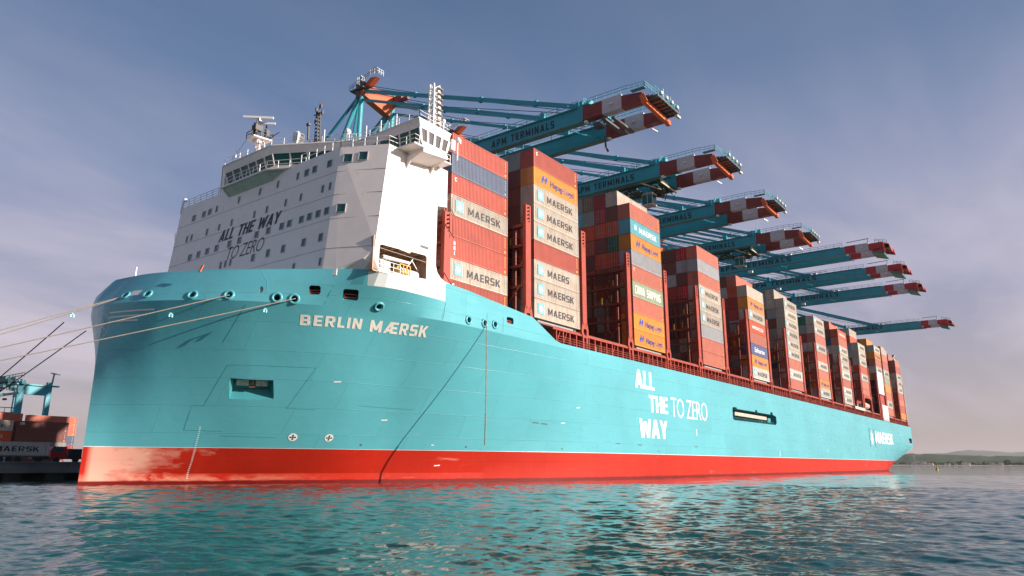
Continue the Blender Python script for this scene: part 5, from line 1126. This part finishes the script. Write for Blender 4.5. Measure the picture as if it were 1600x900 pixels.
    # trolley, cab
    if i in (1, 3):
        y_ = 9.0 if i == 1 else 10.5; T_ = empty('trolley', (x+4, y_, zb-.8), parent=P); mb = MB()
        mb.box((x+1.4, y_-7, zb-.75), (x+dx+.3, y_-6.2, zb+.1)); mb.box((x+1.2, y_+5, zb-.75), (x+dx+.3, y_+5.8, zb+.1)); mb.box((x+1.5, y_-7, zb-.4), (x+2.3, y_+6, zb)); mb.box((x+dx-.9, y_-7, zb-.4), (x+dx-.1, y_+6, zb))
        rr = random.Random(4)
        for k in range(26): a = (rr.uniform(x+1.5, x+dx), rr.uniform(y_-6.5, y_+5.5), rr.uniform(zb-1.6, zb-.2)); mb.cbox(a, (rr.uniform(.3, 1.6), rr.uniform(.3, 2.0), rr.uniform(.2, .7)))
        for k in range(8): a = Vector((rr.uniform(x+1.2, x+dx), rr.uniform(y_-6.5, y_+5.5), zb-.2)); mb.beam(a, a+Vector((rr.uniform(-1.5, 1.5), rr.uniform(-1.5, 1.5), -1.6)), .14)
        mb.build('trolley_frame', paint('trolley_dark_green', (.035, .05, .035), .6, .4), T_)
        mb = MB(); mb.beam((x+.9, y_-7.3, zb-.9), (x+dx, y_-7.5, zb-1.1), .3, .25); mb.beam((x+.4, y_-3.0, zb-.3), (x+2.6, y_-6.6, zb-1.9), .28, .2); mb.build('trolley_step', paint('trolley_pale', (.62, .55, .36), .6), T_)
        mb = MB(); cx, cy, cz = x+4.0, y_-3.0, 57.0; mb.mat(0).box((cx-1.0, cy-1.3, cz-1.4), (cx+1.0, cy+1.3, cz-1.15)); mb.box((cx-1.0, cy-1.3, cz+1.0), (cx+1.0, cy+1.3, cz+1.3))
        for a in (-.95, .85):
            for b in (-1.25, 1.15, -.1): mb.box((cx+a, cy+b, cz-1.2), (cx+a+.1, cy+b+.1, cz+1.0))
        mb.mat(1).box((cx-.9, cy-1.2, cz-1.15), (cx+.9, cy+1.2, cz+1.0)); mb.mat(0).beam((cx, cy, cz+1.2), (cx, cy+.5, zb-1.2), .4); mb.build('operator_cab', [M_CRW, M_GLASS], T_)
    elif i == 0:
        mb = MB(); mb.box((x+.4, -2.6, zb-.5), (x+dx-.5, -1.9, zb-.1)); mb.box((x+1.0, -4.2, zb-.6), (x+dx, -3.6, zb-.2)); mb.cbox((x+2, -.6, zb-.6), (1.6, 1.3, .7)); mb.tube([(x+6.5, .8, zb-.4), (x+6.3, .6, zb-2.4), (x+6.8, .4, zb-3.4)], .2, 6); mb.build('maintenance_platform', M_GREYDK, P)
    if i in (2, 3, 1):
        mb = MB()
        for k in range(4): mb.tube([(x+2.5+k*1.1, 24-k*1.2, zb), (x+2.5+k*1.1, 24-k*1.2, 40)], .05, 4)
        mb.build('hoist_wire', M_BLACK, P)
    return P
for i, (x, k) in enumerate(((98, 'A'), (128.1, 'A'), (157.7, 'A'), (186.8, 'A'), (217.9, 'B'), (246.2, 'B'), (275.9, 'B'), (356.4, 'B'))): crane(i, x, k)

# ------------------------------------------------------------------ QUAY AND YARD
mb = MB(); mb.box((-900, 57.4, 1.15), (640, 62, 2.5)); mb.box((-900, 62, -3), (640, 900, 2.5)); mb.build('quay', M_CONC, kind='structure')
Q = bpy.data.objects['quay']
mb = MB(); mb.box((-900, 60.5, -3), (640, 61.9, 1.15)); mb.build('quay_back_wall', M_CONCD, Q)
for k in range(40):
    xk = -60+k*5.2; mb = MB(); mb.box((xk, 57.9, -2), (xk+1.6+(k % 3)*.4, 59, 1.15)); mb.build('pile', M_CONCD, Q)
mb = MB(); mb.box((-900, 57.2, 2.5), (640, 57.7, 2.68)); mb.build('quay_kerb', M_CONC, Q)
mb = MB(); mb.tube([(-.5, 58.4, 2.5), (-.5, 58.4, 3.1)], .25, 8); mb.tube([(-.5, 58.1, 3.1), (-.5, 58.8, 3.1)], .18, 8); mb.build('bollard', M_GREYDK, label='cast bollard on the quay edge holding the bow lines', cat='bollard', group='bollards on the quay')
mb = MB(); mb.tube([(27.5, 58.4, 2.5), (27.5, 58.4, 3.1)], .25, 8); mb.tube([(27.5, 58.1, 3.1), (27.5, 58.8, 3.1)], .18, 8); mb.build('bollard', M_GREYDK, label='cast bollard holding the two dark lines', cat='bollard', group='bollards on the quay')
YG = 'containers stacked in the yard'
YH_ = 2.62
def yard(x, y, tiers, where, z0=2.5, near=True):
    for k, (c, mk, lab) in enumerate(tiers): container(x, y, z0+k*YH_, YH_-.03, c, mk, lab, YG, near)
yard(72.8, 156, [('brown', None, 'brown yard container at ground level under the lettered one, right of the truck'), ('ggrey', 'M', 'grey-green yard container with black lettering and star, under two brown ones'), ('brown', None, 'dark brown yard container between the lettered one and the topmost brown one'), ('brown', 'CAI', 'topmost dark brown yard container with small white letters')], '')
yard(59.8, 156, [('grey', 'M', 'lowest grey yard container at the left picture edge'), ('cream', 'M', 'cream yard container under the orange red one at the left edge'), ('ored', 'HS', 'orange red yard container with white lettering at the left edge'), ('cream', 'M', 'topmost cream yard container at the left edge')], '')
yard(66.5, 170, [('maroon', None, 'maroon container at the foot of the back row of the yard'), ('brown', None, 'dark brown container second up in the back row of the yard'), ('maroon', None, 'maroon container third up in the back row of the yard'), ('red', None, 'rust red container fourth up in the back row of the yard'), ('salmon', None, 'topmost salmon container in the back row of the yard')], '')
yard(78.4, 165, [('maroon', None, 'maroon yard container low beside the ship stem'), ('navy', None, 'blue grey yard container beside the stem'), ('salmon', None, 'salmon yard container second from top beside the stem'), ('salmon', None, 'topmost salmon yard container showing behind the brown stack')], '', 4.6)
# container on a trailer, truck, and tractor near the quay edge
mb = MB(); T1 = empty('container_trailer', (48, 92, 2.5), 'long pale trailer load with dark underframe on the quay at the left', 'trailer')
for xx in (40.5, 52.5): mb = MB()
mb = MB(); mb.box((40.0, 92, 3.5), (57.0, 94.4, 3.75)); mb.build('chassis', M_GREYDK, T1)
for xx in (49.2, 50.6, 52.0):
    mb = MB(); mb.tube([(xx, 91.8, 3.05), (xx, 92.4, 3.05)], .52, 14); mb.build('wheel', M_TYRE, T1)
container(44.6, 92, 3.78, 2.4, 'white', 'M', 'off-white container with lettering lying on the trailer at the left', YG)
T2 = empty('yard_truck', (63, 100, 2.5), 'red-cabbed yard truck parked beside the dark machinery near the stem', 'truck')
mb = MB(); mb.prism([(60.2, 100, 3.3), (60.2, 100, 5.0), (60.6, 100, 5.6), (63.0, 100, 5.6), (63.2, 100, 3.3)], (0, 2.3, 0)); mb.build('cab', M_CRR2, T2)
mb = MB(); mb.box((60.6, 99.96, 4.6), (62.4, 99.99, 5.3)); mb.build('cab_window', M_GLASS, T2)
mb = MB(); mb.box((57.2, 100.3, 3.2), (66.2, 102, 3.6)); mb.box((63.6, 100.3, 3.6), (66.0, 102, 5.2)); mb.cbox((58.3, 101, 4.3), (1.2, 1.2, 1.4)); mb.cbox((59.2, 100.6, 4.8), (.6, .6, 1.0)); mb.build('chassis', M_BLACK, T2)
for xx in (58.3, 61.4, 64.9):
    mb = MB(); mb.tube([(xx, 99.9, 3.1), (xx, 100.5, 3.1)], .55, 14); mb.build('wheel', M_TYRE, T2)
# rail-mounted yard crane at the left
P = empty('yard_crane', (84, 180, 2.5), 'teal yard gantry crane standing over the containers at the far left', 'crane')
for xx, w in ((80.6, 1.7), (87.9, 1.3)):
    mb = MB(); mb.beam((xx, 180, 2.5), (xx-.2, 180, 25.5), w, 1.2, (0, 1, 0)); mb.build('leg', M_CRT, P)
    mb = MB(); mb.beam((xx, 205, 2.5), (xx, 205, 25.5), w*.8, 1.4, (0, 1, 0)); mb.build('leg', M_CRT, P)
mb = MB(); mb.box((80.2, 179.5, 21.6), (88.4, 180.5, 24.2)); mb.box((79, 179, 24.2), (90.2, 180.2, 24.6)); mb.build('portal_beam', M_CRT, P)
mb = MB(); mb.box((79.9, 178, 24.4), (80.9, 236, 25.3)); mb.box((79.7, 179, 21.6), (80.4, 240, 22.2)); mb.build('main_girder', M_CRT, P)
mb = MB(); mb.rail([(79.6, 176, 26.0), (79.6, 236, 26.0)], 1.4, 2.2, .1, (1, .5)); mb.beam((88.3, 180, 24.5), (88.6, 180, 28.2), .35); mb.beam((87.6, 180, 28.3), (90.2, 180, 28.0), .3); mb.build('railing', M_GREYDK, P)
mb = MB(); rr = random.Random(8)
mb.box((77.6, 184, 25.2), (80, 190, 26.8))
for k in range(60): mb.cbox((rr.uniform(76, 83), rr.uniform(181, 198), rr.uniform(20.5, 26.8)), (rr.uniform(.3, 1.1), rr.uniform(.3, 1.4), rr.uniform(.2, .8)))
mb.build('trolley_machinery', paint('crane_machine_teal', (.02, .12, .13), .6, .4), P)
mb = MB()
for z in (12.8, 16.2, 17.6): mb.beam((80, 180, z), (60, 182, z), .25)
for k in range(7): mb.beam((60+3*k, 182, 12.8), (60+3*k, 182, 17.6), .12)
mb.build('cable_rack', M_GREYDK, P)

# ------------------------------------------------------------------ FAR SHORE
def shore_pt(az, r): return (r*math.sin(R(az)), -CAM_D+r*math.cos(R(az)))
rng = np.random.default_rng(11)
def ridge(name, r0, r1, az0, az1, n, prof, depth, mat, kind='structure'):
    mb = MB(); rows = []
    azs = np.linspace(az0, az1, n)
    for k in range(depth+1):
        t = k/depth; row = []
        for a in azs:
            hgt = prof(a)*math.sin(t*math.pi/2)**.8; hgt += (rng.normal(0, 1)*prof(a)*.02 if 0 < k else 0)
            x, y = shore_pt(a, r0+(r1-r0)*t); row.append((x, y, .5+max(0, hgt)))
        rows.append(row)
    base = len(mb.v)
    for row in rows: mb.v += row
    for k in range(depth):
        for i in range(n-1): mb.f.append((k*n+i, k*n+i+1, (k+1)*n+i+1, (k+1)*n+i)); mb.m.append(0)
    o = mb.build(name, mat, kind=kind, smooth=True, flip=False)
    if o.data.polygons[0].normal.z < 0: o.data.flip_normals()
    return o
def hill_mat(name, a, b, sc_):
    mt, t, bs = new_mat(name); g = N(t, 'ShaderNodeNewGeometry').outputs['Position']; n1 = noise(t, g, sc_, 8, .7, (1, 1, 2.5)); n2 = noise(t, g, sc_*9, 3, .6, (1, 1, 2))
    t.links.new(mixn(t, rampn(t, mathn(t, 'ADD', mathn(t, 'MULTIPLY', n1, .6), mathn(t, 'MULTIPLY', n2, .4)), .36, .62), a, b), bs.inputs['Base Color']); bs.inputs['Roughness'].default_value = .95; bs.inputs['Specular IOR Level'].default_value = .1; return mt
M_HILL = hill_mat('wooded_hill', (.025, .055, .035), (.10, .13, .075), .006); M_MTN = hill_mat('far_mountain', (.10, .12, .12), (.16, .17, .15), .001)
pn = lambda a, s: math.sin(a*1.3+s)+.6*math.sin(a*3.1+2*s)+.35*math.sin(a*7.7+s*3)
ridge('hill', 3100, 4300, 66, 128, 260, lambda a: float(np.interp(a, [66, 74, 81.6, 84, 86, 88, 95, 110, 128], [30, 46, 56, 50, 45, 41, 44, 40, 20]))+1.6*pn(a, 1)+.8*math.sin(a*31), 7, M_HILL)
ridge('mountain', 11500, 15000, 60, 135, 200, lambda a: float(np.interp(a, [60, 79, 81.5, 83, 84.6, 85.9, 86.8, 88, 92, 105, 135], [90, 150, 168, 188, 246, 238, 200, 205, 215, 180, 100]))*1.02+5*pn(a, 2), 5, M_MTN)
mb = MB(); n = 60
for i in range(n):
    a0, a1 = 66+62*i/n, 66+62*(i+1)/n; p0, p1, p2, p3 = shore_pt(a0, 2990), shore_pt(a1, 2990), shore_pt(a1, 3120), shore_pt(a0, 3120)
    mb.poly([(*p0, -.1), (*p1, -.1), (*p2, 2.6), (*p3, 2.6)][::-1])
mb.build('beach', M_SAND, kind='structure')
# belt of trees behind the beach: many small leaf clumps, and a few larger trees
def clump(mb, c, r, h, k):
    for _ in range(k):
        d = Vector((rng.normal(), rng.normal(), rng.normal())).normalized(); q = Vector(c)+Vector((d.x*r, d.y*r, d.z*h))*rng.uniform(.3, 1); s = r*rng.uniform(.28, .5)
        a = Vector((rng.normal(), rng.normal(), rng.normal())).normalized(); b = a.cross(d).normalized() if a.cross(d).length > .01 else Vector((0, 0, 1)); mb.poly([q+a*s, q+b*s, q-a*s, q-b*s])
M_LEAF = hill_mat('tree_foliage', (.018, .045, .022), (.06, .095, .04), .05)
mb = MB()
for i in range(620):
    a = rng.uniform(74, 112); x, y = shore_pt(a, rng.uniform(3110, 3190)); r = rng.uniform(4, 9)
    clump(mb, (x, y, 2+r*.6), r, r*.8, 10)
mb.build('shore_woods', M_LEAF, kind='stuff', flip=False)
for i, (a, r, lab) in enumerate(((86.8, 13, 'dark round tree group behind the beach, left of the picture edge'), (88.3, 16, 'large dark tree at the right picture edge behind the beach'), (84.2, 10, 'dark tree between the two groups of beach houses'))):
    x, y = shore_pt(a, 3095); T_ = empty('shore_tree', (x, y, 2), lab, 'tree', 'trees along the beach'); mb = MB(); mb.tube([(x, y, 2), (x, y, 2+r*.7)], 1.0, 6, .5); mb.build('trunk', M_GREYDK, T_); mb = MB(); clump(mb, (x, y, 2+r*.75), r*1.1, r*.55, 60); mb.build('crown', M_LEAF, T_, flip=False)
HN = ['white beach house', 'small cream beach house', 'low pink beach house', 'pale beach house with tiled roof']
hd = [(81.55, 17, 7), (81.75, 13, 5), (82.1, 16, 9), (82.45, 14, 7), (82.6, 11, 6), (84.0, 10, 5), (84.5, 18, 9), (84.7, 12, 7), (86.05, 12, 7), (86.25, 9, 5), (86.5, 14, 8), (88.0, 9, 6), (83.4, 8, 5), (83.6, 8, 5)]
for i, (a, w, h) in enumerate(hd):
    x, y = shore_pt(a, 3070); H_ = empty('beach_house', (x, y, 2), f'{HN[i % 4]} on the far shore, {["first","second","third","fourth","fifth","eighth","ninth","tenth","eleventh","twelfth","thirteenth","last","sixth","seventh"][i]} from the ship stern', 'house', 'houses along the beach')
    mb = MB(); mb.box((x-5, y-w/2, 2), (x+5, y+w/2, 2+h)); mb.build('wall', M_WALLH, H_)
    mb = MB(); mb.prism([(x-5.5, y-w/2-.6, 2+h), (x-5.5, y+w/2+.6, 2+h), (x-5.5, y, 2+h+w*.22)], (11, 0, 0)); mb.build('roof', M_ROOF if i % 2 else M_SAND, H_)
x, y = shore_pt(81.72, 2950); mb = MB(); mb.beam((x, y, 0), (x-2, y+6, 34), 1.1); mb.build('sail_mast', M_WALLH, label='tall thin pale mast standing by the shore just right of the stern', cat='mast'); mb = MB(); mb.prism([(x, y-9, 10), (x, y+4, 10), (x, y+1, 14), (x, y-7, 13)], (5, 0, 0)); mb.build('small_yacht', M_WALLH, label='small white yacht cabin under the thin mast by the far shore', cat='boat')
B_ = empty('harbour_buoy', (430, -3.5, 0), 'small yellow and green buoy on the water right of the stern', 'buoy'); mb = MB(); mb.tube([(430, -3.5, -.2), (430, -3.5, .5)], .7, 10); mb.tube([(430, -3.5, .5), (430, -3.5, 2.2)], .45, 8, .12); mb.build('float', M_YEL, B_, smooth=True); mb = MB(); mb.cbox((430, -3.5, 2.4), (.3, .3, .5)); mb.build('topmark', M_CRR2, B_)
for (a, el, r, lab) in ((64.5, 26.5, 260, 'tiny bird high in the sky right of the second crane'), (54, 32.9, 300, 'tiny bird in the blue sky above the cranes')):
    pass
# ------------------------------------------------------------------ the hazy air over the harbour
mt = bpy.data.materials.new('haze_air'); mt.use_nodes = True; t = mt.node_tree; t.nodes.clear()
o = N(t, 'ShaderNodeOutputMaterial'); v = N(t, 'ShaderNodeVolumePrincipled'); v.inputs['Color'].default_value = (.92, .90, .94, 1); v.inputs['Density'].default_value = .00003; v.inputs['Anisotropy'].default_value = .1; t.links.new(v.outputs[0], o.inputs['Volume'])
mb = MB(); mb.box((-18000, -18000, -4), (18000, 18000, 330)); hz = mb.build('haze', mt, kind='stuff')
